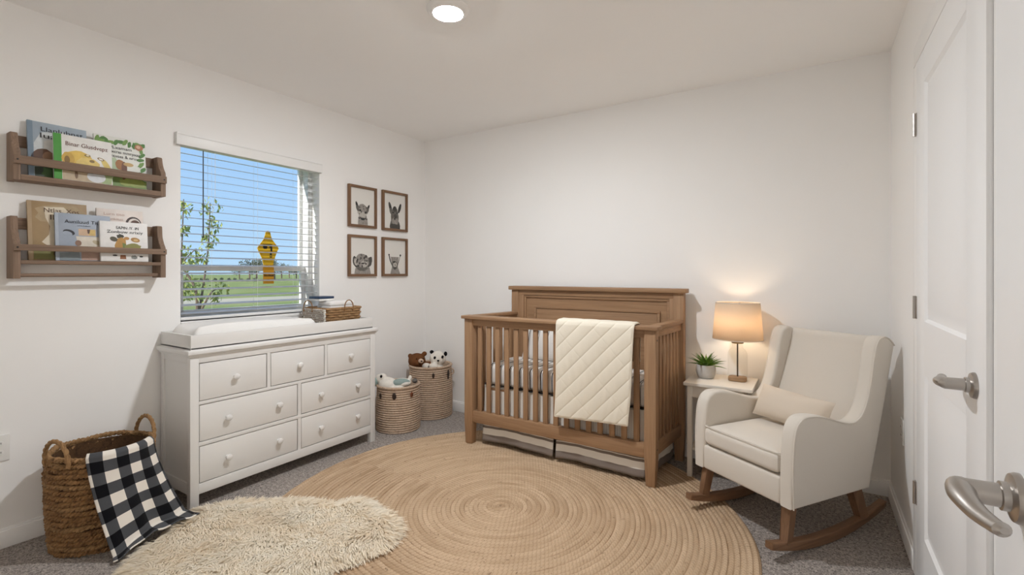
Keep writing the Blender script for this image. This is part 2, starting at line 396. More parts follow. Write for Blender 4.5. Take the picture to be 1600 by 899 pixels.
m = MB(); m.box(-3.20, -3.17, y0, y1, 1.238, 1.275, .003); m.box(-3.199, -3.171, y0, y0 + .032, 1.0, 1.238, .002); m.box(-3.199, -3.171, y1 - .032, y1, 1.0, 1.238, .002); m.box(-3.20, -3.17, y0, y1, .965, 1.0, .003)
m.build('lower_sash', M['vinyl'], win)
MB().box(-3.220, -3.216, y0 + .02, y1 - .02, 1.26, WZ1 - .022).build('pane', M['glass'], win)
MB().box(-3.187, -3.183, y0 + .03, y1 - .03, .995, 1.242).build('pane', M['glass'], win)
m = MB(); m.box(-3.168, -3.150, 1.70, 1.745, 1.255, 1.275, .003); m.build('sash_lock', M['vinyl'], win)
struct(MB().box(XL - .20, XL + .008, WY0 - .0, WY1 + .0, WZ0 - .02, WZ0, .003), 'trim_1', M['trim'])
# --- closet door in the right wall
def hinge(m, y, z):
    m.box(XR - .0165, XR - .012, y - .016, y + .016, z - .044, z + .044, .0012)
    m.tube([(XR - .019, y, z - .045), (XR - .019, y, z + .045)], .0055, 10)
    for k in (-.028, 0, .028): m.box(XR - .0175, XR - .016, y + .005, y + .013, z + k - .006, z + k + .006, .0015, mi=1)
def panel_door(name, xf, y0, y1, z0, z1, panels, th=.035, bk=None):
    d = thing(name, kind='structure', loc=(xf + th / 2, (y0 + y1) / 2, z0))
    ys = sorted({y0, y1} | {p[0] for p in panels} | {p[1] for p in panels})
    m = MB(); m.box(xf + .009, xf + th - .009, y0 + .012, y1 - .012, z0 + .002, z1 - .002)
    py0, py1 = panels[0][0], panels[0][1]
    for s_ in (0, 1):
        xa, xb = (xf, xf + .01) if s_ == 0 else (xf + th - .01, xf + th)
        m.box(xa, xb, y0, py0, z0, z1, .0015); m.box(xa, xb, py1, y1, z0, z1, .0015)
        zc = z0
        for p in sorted(panels, key=lambda q: q[2]):
            m.box(xa, xb, py0, py1, zc, p[2]); zc = p[3]
        m.box(xa, xb, py0, py1, zc, z1)
    m.box(xf + .0095, xf + th - .0095, y0 + .0004, y0 + .012, z0 + .001, z1 - .001); m.box(xf + .0095, xf + th - .0095, y1 - .012, y1 - .0004, z0 + .001, z1 - .001)
    m.build('door_slab', M['door'], d)
    for p in panels:      # raised field with sloping sides
        a0, a1, c0, c1 = p; q = MB(); i1, i2 = .010, .040
        def fr(i, x): return [(x, a0 + i, c0 + i), (x, a1 - i, c0 + i), (x, a1 - i, c1 - i), (x, a0 + i, c1 - i)]
        V = fr(0, xf + .0005) + fr(i1, xf + .0088) + fr(i1 + .012, xf + .0088) + fr(i2 + .01, xf + .002)
        q.add(V, [(k * 4 + j, k * 4 + (j + 1) % 4, k * 4 + 4 + (j + 1) % 4, k * 4 + 4 + j) for k in range(3) for j in range(4)] + [(12, 13, 14, 15)])
        q.build('raised_panel', M['door'], d, smooth=20)
    return d
def lever(d, xf, y, z, sgn, sc=1.0, out=-1):
    m = MB(); R = .033 * sc
    m.lathe_ax([(R, 0), (R, .004), (R * .93, .009), (R * .55, .0125), (R * .5, .014), (1e-4, .014)], (xf, y, z), (out, 0, 0), 32)
    ro = m.build('rose', M['nickel'], d)
    m = MB(); m.lathe_ax([(.019 * sc, 0), (.019 * sc, .012), (.0155 * sc, .013), (.0150 * sc, .052)], (xf + out * .008, y, z), (out, 0, 0), 24); m.build('neck', M['nickel'], d)
    x_ = xf + out * .060
    P = spline([(x_ - out * .004, y - sgn * .013, z), (x_, y + sgn * .004, z + .001), (x_ + out * .002, y + sgn * .03, z - .001), (x_ - out * .004, y + sgn * .065, z - .005), (x_ - out * .012, y + sgn * .10, z - .004), (x_ - out * .017, y + sgn * .116, z - .002)], 6)
    n = len(P); rr = [(.0165 if i < n * .3 else .0165 - .006 * min(1, (i / n - .3) * 2.2)) * sc for i in range(n)]; rr[0] = .008; rr[1] = .0125; rr[-1] = .005; rr[-2] = .008
    m = MB(); m.tube(P, rr, 16, flat=.82); m.build('lever', M['nickel'], d)
d1 = panel_door('door_1', XR - .013, D1Y0, D1Y1, .012, D1Z, [(1.725, 2.295, 1.045, 1.93), (1.725, 2.295, .24, .845)])
lever(d1, XR - .013, 1.640, .940, 1)
for z in (1.812, 1.088, .352):
    m = MB(); hinge(m, D1Y1 + .004, z); m.build('hinge', [M['nickel'], M['black']], d1)
m = MB()
for (p, q, r_, s_) in ((D1Y1 + .008, D1Y1 + .085, 0, D1Z + .006), (D1Y0, D1Y1 + .085, D1Z + .008, D1Z + .085)):
    m.box(XR - .012, XR, p, q, r_, s_, .003)
struct(m, 'trim_2', M['trim'])
struct(MB().box(XR + .05, XR + .115, D1Y0 - .002, D1Y1 + .002, 0, D1Z + .002), 'trim_3', M['trim'])
# --- bedroom door swung wide open against the right wall
d2 = panel_door('door_2', .232, HY1 + .012, .998, .012, 2.07, [(HY1 + .16, .82, 1.045, 1.94), (HY1 + .16, .82, .24, .845)])
lever(d2, .232, .893, .925, -1)
m = MB(); m.lathe_ax([(.033, 0), (.033, .005), (.028, .010), (1e-4, .011)], (.267, .893, .925), (1, 0, 0), 24); m.lathe_ax([(.012, 0), (.012, .05)], (.275, .893, .925), (1, 0, 0), 16); m.build('rear_knob_stem', M['nickel'], d2)
for z in (1.8, 1.05, .3):
    m = MB(); m.tube([(.27, HY1 + .006, z - .045), (.27, HY1 + .006, z + .045)], .006, 10); m.box(.2715, .36, HY1 + .003, HY1 + .006, z - .044, z + .044); m.build('hinge', M['nickel'], d2)
m = MB()
for (p, q, r_, s_) in ((HY0 - .075, HY0, 0, HZ - .001), (HY0 - .075, HY1, HZ, HZ + .075)): m.box(XR - .012, XR, p, q, r_, s_, .003)
struct(m, 'trim_4', M['trim'])
# --- wall plates
def plate(name, label, o, d, cat='outlet', sockets=True):
    t = thing(name, label, cat, o); d_, a, b = basis(d); m = MB()
    P = lambda p, q, s_: Vector(o) + a * p + b * q + d_ * s_
    m.prism([(-.035, -.058), (.035, -.058), (.035, .058), (-.035, .058)], P, 0, .006, .002); m.build('cover_plate', M['plate'], t)
    for z in (-.02, .02):
        m = MB(); m.prism([(.0165 * math.cos(k * PI / 8), z + .0145 * math.sin(k * PI / 8)) for k in range(16)], P, .004, .0078, .0008); so = m.build('socket_face', M['plate'], t)
        m = MB(); m.prism([(-.0075, z - .002), (-.0055, z - .002), (-.0055, z + .006), (-.0075, z + .006)], P, .0075, .0083); m.prism([(.0055, z - .002), (.0075, z - .002), (.0075, z + .006), (.0055, z + .006)], P, .0075, .0083)
        m.build('slot', M['black'], so)
plate('wall_outlet', 'white outlet plate low on the wall left of the laundry basket', (XL, .567, .445), (1, 0, 0))
plate('wall_outlet', 'white outlet plate on the right wall behind the rocking chair', (XR, 2.892, .476), (-1, 0, 0))
# --- ceiling light
lc = (-1.421, 1.696, H)
t = thing('ceiling_light', 'round flush white ceiling light glowing in the middle of the ceiling', 'ceiling light', lc)
m = MB(); m.lathe([(.098, 0), (.098, -.006), (.092, -.014), (.078, -.022), (.069, -.024), (.068, -.018), (.068, 0)], 48, lc, caps=False); m.build('trim_ring', M['trim'], t)
m = MB(); m.lathe([(1e-4, -.030), (.04, -.0285), (.06, -.024), (.0675, -.0195)], 40, lc, caps=False); m.build('diffuser', emit('led_diffuser', (.955, .98, 1.01), CEIL_STRENGTH), t)
hc = (XR + .68, .1, H)
t = thing('hall_fill_light', 'added round fill light in the unseen hall outside the open door', 'ceiling light', hc)  # added lamp out of view, fills the room with light through the doorway
m = MB(); m.lathe([(.115, 0), (.115, -.010), (.092, -.018), (.09, -.010), (.09, 0)], 32, hc, caps=False); m.build('trim_ring', M['trim'], t)
m = MB(); m.lathe([(1e-4, -.022), (.06, -.02), (.089, -.012)], 32, hc, caps=False); m.build('diffuser', emit('hall_fill_diffuser', (1, .93, .84), HALL_FILL_STRENGTH * 10), t)

# ------------------------------------------------------------------ outside the window
def lawnm():
    t = NT('lawn'); c = t.coords(); n = t.noise(c, .35, 4); f = t.noise(c, 9, 4)
    col = t.mix(t.ramp(n, .35, .65), (.19, .25, .06), (.34, .35, .15)); col = t.mix(t.math('MULTIPLY', f, .5), col, (.24, .28, .09))
    return t.done(t.bsdf(col, .95, 0, t.bump(f, .5, .05), .1))
tag(MB().box(-420, XL - .35, -200, 420, -.42, -.30).build('lawn', lawnm()), 'green lawn stretching away outside the window', 'lawn', kind='structure')
tag(MB().box(-29, -24.5, -60, 130, -.30, -.285).build('sandy_path', simple('sand', (.50, .43, .30), .9, scale=1)), 'pale sandy path crossing the lawn outside the window', 'path')
tag(MB().box(-100.5, -92.5, -100, 260, -.30, -.25).build('road', simple('pale_concrete', (.62, .60, .56), .9, scale=.3)), 'pale road strip far across the lawn outside the window', 'road')
leafA = simple('sapling_leaf', (.26, .30, .07), .6, var=.25, scale=6); leafB = simple('far_tree_leaf', (.09, .105, .07), .9, var=.3, scale=.8); bark = simple('bark', (.16, .11, .075), .9)
def leaf_cloud(m, cs, n, size):
    for _ in range(n):
        c, r = cs[random.randrange(len(cs))]
        while True:
            d = Vector((random.uniform(-1, 1), random.uniform(-1, 1), random.uniform(-1, 1)))
            if d.length < 1: break
        p = Vector(c) + d * r; s_ = size * random.uniform(.6, 1.3); e_ = Euler((random.uniform(0, 6), random.uniform(0, 6), random.uniform(0, 6))).to_matrix()
        m.add([p + e_ @ Vector(q) for q in ((-s_, 0, 0), (0, -s_ * .42, s_ * .1), (s_, 0, 0), (0, s_ * .42, s_ * .1))], [(0, 1, 2, 3)])
def sapling(label, base, tops, clouds, n):
    t = thing('sapling', label, 'tree', base); m = MB()
    for P in tops: m.tube(spline([base] + P, 6), list(np.linspace(.022, .004, 6 * len(P) + 1)), 6)
    m.build('trunk', bark, t)
    m = MB(); leaf_cloud(m, clouds, n, .032); m.build('foliage', leafA, t, smooth=0, kind='stuff')
sapling('leafy sapling seen through the left of the window beside the blind wand', (-6.0, 2.62, -.3), [[(-6, 2.66, .4), (-6, 2.74, .9), (-6.05, 2.84, 1.5), (-6, 2.84, 2.05)], [(-6, 2.66, .5), (-5.95, 2.80, .95), (-6, 2.95, 1.05)], [(-6, 2.7, .9), (-6.1, 2.6, 1.3), (-6, 2.68, 1.5)]],
        [((-6, 2.84, 1.98), .13), ((-6, 2.86, 1.78), .10), ((-6, 2.83, 1.6), .09), ((-6.05, 2.76, 1.42), .10), ((-6, 2.7, 1.36), .11), ((-6, 2.95, 1.05), .11), ((-6, 2.72, 1.0), .12), ((-6, 2.9, .92), .07)], 330)
sapling('thin sapling cut off by the left edge of the window', (-5.6, 2.28, -.3), [[(-5.6, 2.32, .6), (-5.6, 2.36, 1.2), (-5.6, 2.39, 2.0)], [(-5.6, 2.34, .8), (-5.6, 2.42, 1.2)]],
        [((-5.6, 2.385, 1.88), .10), ((-5.6, 2.38, 1.66), .06), ((-5.6, 2.40, 1.44), .09), ((-5.6, 2.42, 1.30), .08), ((-5.6, 2.42, 1.12), .09), ((-5.6, 2.42, 1.0), .08)], 230)
def far_tree(label, c, h, wd, grp):
    t = thing('far_tree', label, 'tree', c, group=grp); m = MB(); m.tube([c, (c[0], c[1], c[2] + h * .6)], h * .04, 6); m.build('trunk', bark, t)
    m = MB(); cs = [((c[0] + random.uniform(-wd, wd), c[1] + random.uniform(-wd, wd), c[2] + h * random.uniform(.45, .8)), h * .24) for _ in range(7)]
    leaf_cloud(m, cs, 420, h * .05); m.build('foliage', leafB, t, smooth=0, kind='stuff')
for u_, h, wd, Z in ((390, 4.6, 1.7, 108), (401, 5.6, 1.9, 125), (429, 4.8, 1.7, 112), (440, 4.4, 1.7, 128), (452, 3.9, 1.6, 140), (374, 3.4, 1.5, 122), (463, 3.6, 1.4, 130)):
    k = (u_ - 800) / 744.46; dx = -.5346 + k * .8451; dy = .8451 + k * .5346
    far_tree('dark distant tree on the horizon above the lawn', (dx * Z, dy * Z, -.3), h, wd, 'trees on the far horizon')
random.seed(11)
for u_ in np.linspace(315, 398, 9):
    k = (u_ - 800) / 744.46; dx = -.5346 + k * .8451; dy = .8451 + k * .5346; Z = 84
    t = thing('far_bush', 'low dark bush in the row along the far edge of the lawn', 'bush', (dx * Z, dy * Z, -.3), group='bushes along the far road')
    m = MB(); leaf_cloud(m, [((dx * Z + random.uniform(-.2, .2), dy * Z + random.uniform(-.2, .2), random.uniform(-.2, .15)), .28) for _ in range(4)], 120, .11); m.build('foliage', leafB, t, smooth=0, kind='stuff')

# ------------------------------------------------------------------ blind and window sign
bl = thing('window_blind', 'white horizontal slat blind hanging open in the window', 'blind', (XL - .034, 1.738, 1.955))
MB().box(XL - .065, XL - .005, WY0 + .004, WY1 - .004, 1.958, 2.010, .003).build('head_rail', M['slat'], bl)
va = MB(); va.box(XL + .012, XL + .026, 1.256, 2.198, 1.952, 2.022, .003); va.box(XL, XL + .02, 1.256, 1.268, 1.952, 2.022, .002); va.box(XL, XL + .02, 2.186, 2.198, 1.952, 2.022, .002)
va.box(XL + .024, XL + .030, 1.256, 2.198, 2.010, 2.022, .002)
va.build('valance', M['slat'], bl)
prof = []
for i in range(7):
    q = -1 + i / 3; prof.append((q * .0245, .0012 * (1 - q * q)))
outl = prof + [(p, z - .0016) for p, z in prof[::-1]]
m = MB(); m.prism(outl, lambda p, q, a_: (p, a_, q), WY0 + .006 - 1.738, WY1 - .006 - 1.738)
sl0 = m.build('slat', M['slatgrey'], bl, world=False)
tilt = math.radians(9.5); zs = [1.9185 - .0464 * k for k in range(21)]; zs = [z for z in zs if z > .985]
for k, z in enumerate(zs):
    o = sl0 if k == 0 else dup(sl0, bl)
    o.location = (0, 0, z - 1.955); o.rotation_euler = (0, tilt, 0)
zb = zs[-1] - .032
MB().box(XL - .058, XL - .010, WY0 + .006, WY1 - .006, zb - .009, zb + .009, .003).build('bottom_rail', M['slat'], bl)
for y in (1.458, 1.738, 2.02):
    for dx in (-.024, .024): MB().tube([(XL - .034 + dx, y, zb), (XL - .034 + dx, y, 1.95)], .0006, 5).build('ladder_cord', M['slat'], bl)
P = spline([(XL + .004, 1.47, 1.95), (XL + .004, 1.47, 1.70), (XL + .005, 1.463, 1.62), (XL + .006, 1.452, 1.58)], 5)
MB().tube(P, .0011, 5).build('lift_cord', M['slat'], bl)
wm_ = MB(); wm_.tube([(XL + .008, 1.402, 1.945), (XL + .008, 1.402, 1.62), (XL + .008, 1.402, 1.43)], [.0028, .0032, .0036], 8); wm_.build('tilt_wand', simple('dark_wand', (.035, .033, .035), .4), bl)
yel = simple('sign_yellow', (.90, .56, .01), .4, var=.04); ora = simple('sign_orange', (.88, .42, .015), .4, var=.04)
sg = thing('window_sign', 'yellow diamond car-style sign stuck on the window glass', 'sign', (-3.166, 1.868, 1.25))
fx = lambda a0, a1: (lambda p, q, s_: (-3.166 + s_, p, q))
def pr(m, pts, s0, s1, mi=0, bev=0): m.prism(pts, lambda p, q, s_: (-3.166 + s_, p, q), s0, s1, bev, mi=mi)
cy = 1.868; m = MB()
nub = [(cy + .020 * math.cos(t), 1.484 + .030 * math.sin(t)) for t in np.linspace(0, PI, 9)]
pr(m, nub + [(cy - .03, 1.455), (cy - .066, 1.405), (cy - .077, 1.392), (cy - .066, 1.372), (cy - .038, 1.312), (cy - .032, 1.278), (cy + .036, 1.278), (cy + .044, 1.312), (cy + .066, 1.372), (cy + .078, 1.395), (cy + .066, 1.412), (cy + .03, 1.455)], 0, .003)
m.build('diamond_plate', yel, sg)
for pts, mt_, s0_, nm_ in (([(cy - .036, 1.418), (cy + .030, 1.421), (cy + .030, 1.372), (cy + .018, 1.372), (cy + .018, 1.396), (cy - .004, 1.396), (cy - .012, 1.388), (cy - .030, 1.388), (cy - .036, 1.398)], M['black'], .003, 'pictogram_car'),
        ([(cy + .014, 1.366), (cy + .026, 1.366), (cy + .028, 1.330), (cy + .012, 1.330)], M['black'], .003, 'pictogram_figure'), ([(cy - .030, 1.462), (cy + .030, 1.462), (cy + .030, 1.4605), (cy - .030, 1.4605)], M['black'], .003, 'pictogram_line'),
        ([(cy - .006, 1.408), (cy + .010, 1.408), (cy + .010, 1.399), (cy - .006, 1.399)], yel, .0035, 'pictogram_window'), ([(cy + .016, 1.346), (cy + .023, 1.346), (cy + .023, 1.336), (cy + .016, 1.336)], yel, .0035, 'pictogram_window')):
    m = MB(); pr(m, pts, s0_, s0_ + .0011); m.build(nm_, mt_, sg)
m = MB(); pr(m, [(cy - .033, 1.277), (cy - .033, 1.150), (cy + .042, 1.150), (cy + .042, 1.277)], 0, .003); m.build('lower_tab', ora, sg)
m = MB()
for i in range(7): pr(m, [(cy - .026 + i * .0095, 1.200), (cy - .020 + i * .0095, 1.200), (cy - .019 + i * .0095, 1.210 - (i % 3) * .003), (cy - .025 + i * .0095, 1.214)], .003, .004)
m.build('lower_marks', M['black'], sg, kind='stuff')

# ------------------------------------------------------------------ wall shelves
def shelf(label, zt, zn, zbt, zfr, zbd, rod=None):
    """zt back-top, zn notch top at the front, zbt side bottom, zfr (front rail z0,z1), zbd (board z0,z1)"""
    Y0, Y1, dp = .592, 1.172, .105; t = thing('wall_shelf', label, 'shelf', (XL, (Y0 + Y1) / 2, zbt))
    curve = [(.0, zbt), (dp, zbt), (dp, zn - .01), (dp - .003, zn), (dp - .012, zn + .012)] + [tuple(p) for p in spline([(dp - .020, zn + .022), (dp - .034, zn + .048), (dp - .040, zn + .070), (dp - .043, zt - .006)], 4)] + [(dp - .05, zt), (0, zt)]
    for (a0, a1) in ((Y0, Y0 + .024), (Y1 - .024, Y1)):
        m = MB(); m.prism(curve, lambda p, q, s_: (XL + p, s_, q), a0, a1, .0018, 2); m.build('side_panel', M['shelfz'], t)
    yi0, yi1 = Y0 + .022, Y1 - .022
    MB().box(XL + .001, XL + .014, yi0, yi1, zt - .055, zt - .004, .0015).build('back_rail', M['shelfy'], t)
    MB().box(XL + .001, XL + dp, yi0 + .002, yi1 - .002, *zbd, .0015).build('shelf_board', M['shelfy'], t)
    m = MB(); m.box(XL + dp, XL + dp + .012, Y0, Y1, *zfr, .0018); fr = m.build('front_rail', M['shelfy'], t)
    for y in (Y0 + .012, Y1 - .012):
        m = MB(); m.lathe_ax([(.004, 0), (.0035, .0012), (1e-4, .0016)], (XL + dp + .0118, y, sum(zfr) / 2), (1, 0, 0), 10); m.build('screw', M['black'], fr)
    if rod: MB().tube([(XL + .075, yi0, rod), (XL + .075, yi1, rod)], .0085, 12).build('dowel_rod', M['shelfy'], t)
    return t
shelf('upper weathered wooden wall shelf holding three picture books', 1.850, 1.762, 1.634, (1.704, 1.741), (1.636, 1.660))
shelf('lower weathered wooden wall shelf with a dowel rod under four picture books', 1.478, 1.36, 1.199, (1.323, 1.351), (1.264, 1.281), 1.214)

# ------------------------------------------------------------------ picture books
flatc = {}
def FC(col, var=.12, scale=30):
    k = tuple(round(c, 3) for c in col)
    if k not in flatc: flatc[k] = simple('print_%d' % len(flatc), col, .5, var=var, scale=scale)
    return flatc[k]
PAGE = simple('book_pages', (.80, .76, .68), .8)
def text_mesh(body, size, font_extrude=.0002, shear=0, space=1.0):
    cu = bpy.data.curves.new('lettering', 'FONT'); cu.body = body; cu.size = size; cu.extrude = font_extrude; cu.shear = shear; cu.space_character = space; cu.resolution_u = 3
    o = bpy.data.objects.new('lettering', cu); me = bpy.data.meshes.new_from_object(o); bpy.data.objects.remove(o); bpy.data.curves.remove(cu)
    return me
def lettering(parent, body, x, z, size, col, y=-.0, bold=1.0, shear=0, rot=0, width=None):
    me = text_mesh(body, size, shear=shear); o = bpy.data.objects.new('title_lettering', me); C.objects.link(o); me.materials.append(FC(col, .05))
    o.parent = parent; s_ = 1.0
    if width:
        xs = [v.co.x for v in me.vertices]; s_ = width / (max(xs) - min(xs))
    o.location = (x, y, z); o.rotation_euler = (PI / 2, rot, 0); o.scale = (s_, 1, 1); return o
def blob(cx, cz, rx, rz, n=18, wob=.0, rot=0, seed=0):
    r_ = random.Random(seed); P = []
    for k in range(n):
        a_ = 2 * PI * k / n; w_ = 1 + r_.uniform(-wob, wob); p, q = rx * w_ * math.cos(a_), rz * w_ * math.sin(a_)
        P.append((cx + p * math.cos(rot) - q * math.sin(rot), cz + p * math.sin(rot) + q * math.cos(rot)))
    return P
def book(label, y0, y1, z0, z1, xfront, th, cover, spine=None, art=(), texts=(), tilt=4):
    """standing face out; local x = across the cover, z = up, front face towards -y"""
    wd, ht = y1 - y0, z1 - z0
    t = thing('picture_book', label, 'book', (xfront - th / 2, (y0 + y1) / 2, z0), (math.radians(-tilt), 0, PI / 2))
    m = MB(); m.box(-wd / 2, wd / 2, -th / 2, -th / 2 + .0022, 0, ht, .0007); m.box(-wd / 2, wd / 2, th / 2 - .0022, th / 2, 0, ht, .0007); m.box(-wd / 2, -wd / 2 + .0022, -th / 2, th / 2, 0, ht, .0007)
    c = m.build('cover', FC(cover), t, world=False)
    MB().box(-wd / 2 + .002, wd / 2 - .003, -th / 2 + .002, th / 2 - .002, .003, ht - .003).build('pages', PAGE, t, world=False)
    if spine:
        m = MB(); m.box(-wd / 2 - .0004, -wd / 2 + spine[1], -th / 2 - .0004, -th / 2 + .001, -.0002, ht + .0002); m.build('spine_band', FC(spine[0]), t, world=False)
    if art:
        m = MB(); mats = []
        for i, (col, pts) in enumerate(art):
            fm = FC(col, .22, 40)
            if fm not in mats: mats.append(fm)
            yy = -th / 2 - .0003 - i * .00005
            pts = [(min(max(p, -wd / 2 + .001), wd / 2 - .001), min(max(q, .001), ht - .001)) for p, q in pts]
            m.flat(pts, lambda p, q: (p, yy, q), mats.index(fm))
        m.build('cover_art', mats, c, world=False, smooth=0)
    for (body, px, pz, size, col, width) in texts:
        lettering(c, body, px, pz, size, col, -th / 2 - .0016, width=width)
    return t
INK = (.02, .018, .02)
# upper shelf
book('large grey-blue picture book at the left of the upper shelf', .652, .862, 1.661, 1.925, -2.995, .014, (.36, .43, .50), ((.20, .27, .34), .018),
     [((.62, .66, .68), [(-.085, .0), (.102, .0), (.102, .17), (.02, .235), (-.06, .215), (-.085, .16)]), ((.70, .70, .68), blob(.0, .14, .06, .05, wob=.15, seed=1)), ((.12, .06, .035), blob(-.05, .095, .045, .042, wob=.08, seed=2)), ((.30, .17, .10), blob(-.035, .10, .022, .028, seed=5)),
      ((.05, .07, .05), [(-.085, 0), (.05, 0), (.05, .04), (-.02, .055), (-.085, .05)]), ((.07, .14, .05), blob(-.03, .03, .03, .028, wob=.2, seed=3)), ((.55, .45, .42), blob(-.01, .042, .010, .012, seed=4))],
     [('Llanlubnst', -.062, .222, .030, INK, .150), ('luas', -.066, .190, .034, INK, .075)], 7)
book('white picture book with a green spine and yellow animals on the upper shelf', .728, .945, 1.661, 1.876, -2.956, .016, (.80, .79, .76), ((.06, .30, .035), .028),
     [((.50, .40, .27), [(-.079, .0), (.105, .0), (.105, .05), (.03, .065), (-.04, .06), (-.079, .07)]), ((.33, .42, .20), blob(.085, .04, .03, .04, wob=.2, seed=6)), ((.72, .50, .10), blob(-.02, .105, .055, .042, wob=.06, seed=7)), ((.76, .58, .18), blob(.015, .085, .045, .035, wob=.05, seed=8)), ((.60, .38, .07), blob(-.058, .10, .024, .034, wob=.05, seed=9)), ((.24, .14, .03), blob(-.062, .095, .010, .020, seed=10)),
      ((.70, .55, .16), blob(.085, .095, .012, .035, rot=.5, seed=11)), ((.30, .20, .05), blob(.013, .13, .012, .006, seed=12)), ((.78, .70, .45), blob(.014, .131, .006, .004, seed=13)), ((.26, .17, .05), blob(.03, .105, .010, .007, seed=14)), ((.24, .15, .05), blob(.064, .122, .014, .007, rot=-.3, seed=15)), ((.82, .78, .70), blob(.064, .122, .009, .004, rot=-.3, seed=16)), ((.66, .68, .70), blob(.045, .03, .036, .028, seed=17)), ((.18, .11, .06), blob(-.03, .03, .006, .02, seed=18))],
     [('Binar Glusdvepz', -.068, .165, .028, (.14, .045, .03), .158)], 5)
lv = []
for i in range(26):
    a_ = random.random(); 
    if i < 11: cx, cz = -.095 + .19 * i / 10, .236 + random.uniform(-.012, .006)
    elif i < 20: cx, cz = .088 + random.uniform(-.008, .008), .03 + .20 * (i - 11) / 8
    else: cx, cz = -.09 + random.uniform(0, .05), .20 + random.uniform(-.01, .03)
    lv.append(((.07, .20, .03) if i % 3 else (.16, .30, .06), blob(cx, cz, .018, .009, 10, .2, random.uniform(0, 3), i)))
book('white picture book framed in green leaves at the right of the upper shelf', .884, 1.098, 1.661, 1.917, -2.980, .014, (.76, .77, .72), None,
     [((.17, .27, .07), [(-.106, .0), (.106, .0), (.106, .045), (.0, .06), (-.106, .05)]), ((.45, .55, .36), blob(-.045, .10, .035, .05, wob=.2, seed=20))] + lv + [((.36, .15, .04), blob(-.005, .115, .020, .026, wob=.05, seed=21)), ((.15, .05, .02), blob(.012, .10, .012, .034, seed=22)), ((.55, .36, .14), blob(.030, .122, .022, .010, seed=23)), ((.14, .06, .03), [(.002, .01), (.016, .01), (.014, .085), (.004, .085)]), ((.40, .16, .07), blob(.078, .222, .018, .016, wob=.1, seed=24)), ((.62, .40, .26), blob(.076, .224, .009, .009, seed=25)), ((.28, .34, .08), blob(.05, .03, .06, .022, wob=.2, seed=26))],
     [('Lxamam', -.035, .195, .022, INK, .08), ('Dxcras mmrpxax', -.053, .173, .022, INK, .135), ('Qxusas & nruv', -.053, .151, .022, INK, .125)], 6)
# lower shelf
book('tan kraft-coloured picture book at the left of the lower shelf', .652, .862, 1.282, 1.558, -2.995, .016, (.36, .25, .13), ((.40, .29, .17), .014),
     [((.40, .30, .17), blob(.02, .22, .09, .05, wob=.2, seed=30)), ((.70, .62, .48), [(-.05, .25), (.02, .255), (.06, .21), (.05, .12), (.03, .07), (-.03, .06), (-.06, .085), (-.035, .12), (-.03, .16), (-.045, .20)]), ((.10, .05, .03), blob(.03, .11, .035, .03, wob=.1, seed=31)), ((.22, .13, .08), blob(.045, .12, .024, .016, seed=32)), ((.21, .20, .06), [(-.088, .005), (.0, .005), (.0, .04), (-.088, .05)]), ((.09, .05, .035), blob(.03, .03, .05, .03, wob=.1, seed=33))],
     [('Ntlas, Xos', -.052, .226, .030, (.10, .05, .02), .125), ('IM', -.032, .192, .034, (.10, .05, .02), .036)], 6)
book('grey-blue picture book with a small picture box on the lower shelf', .738, .945, 1.282, 1.508, -2.973, .013, (.34, .39, .47), ((.40, .45, .52), .012),
     [((.60, .42, .28), [(-.02, .155), (.045, .155), (.045, .122), (-.02, .122)]), ((.62, .45, .16), [(.018, .152), (.043, .152), (.043, .125), (.018, .125)]), ((.09, .05, .035), [(.012, .153), (.024, .153), (.020, .132), (.014, .134)]), ((.02, .02, .025), blob(-.055, .135, .022, .013, rot=-.3, seed=35)), ((.34, .39, .47), blob(-.060, .129, .018, .011, rot=-.3, seed=36)),
      ((.66, .61, .52), [(-.03, .118), (.055, .118), (.075, .05), (-.02, .05)]), ((.26, .15, .10), blob(-.022, .085, .012, .014, seed=37)), ((.48, .40, .26), blob(.05, .09, .020, .010, rot=-.4, seed=38)), ((.22, .26, .28), [(-.09, .003), (-.015, .003), (-.02, .045), (-.09, .035)]), ((.40, .27, .21), [(-.012, .003), (.09, .003), (.09, .05), (-.012, .045)]), ((.24, .12, .07), blob(.085, .09, .010, .05, seed=39))],
     [('Auniluud Tiur', -.07, .18, .023, INK, .14), ('uru lubaz', -.025, .167, .009, (.15, .16, .2), .05)], 5)
book('pale pink picture book half hidden at the back of the lower shelf', .897, 1.092, 1.282, 1.549, -2.993, .010, (.76, .69, .64), None,
     [((.06, .035, .03), blob(.055, .20, .034, .036, seed=41)), ((.74, .68, .63), blob(.058, .198, .027, .030, seed=42)), ((.12, .06, .04), blob(.062, .195, .022, .024, seed=43)), ((.55, .36, .28), blob(.060, .190, .009, .010, seed=44))],
     [('Lurn tito', -.07, .236, .020, (.58, .42, .36), .085), ('unkitzt', -.05, .212, .018, (.62, .47, .41), .06)], 5)
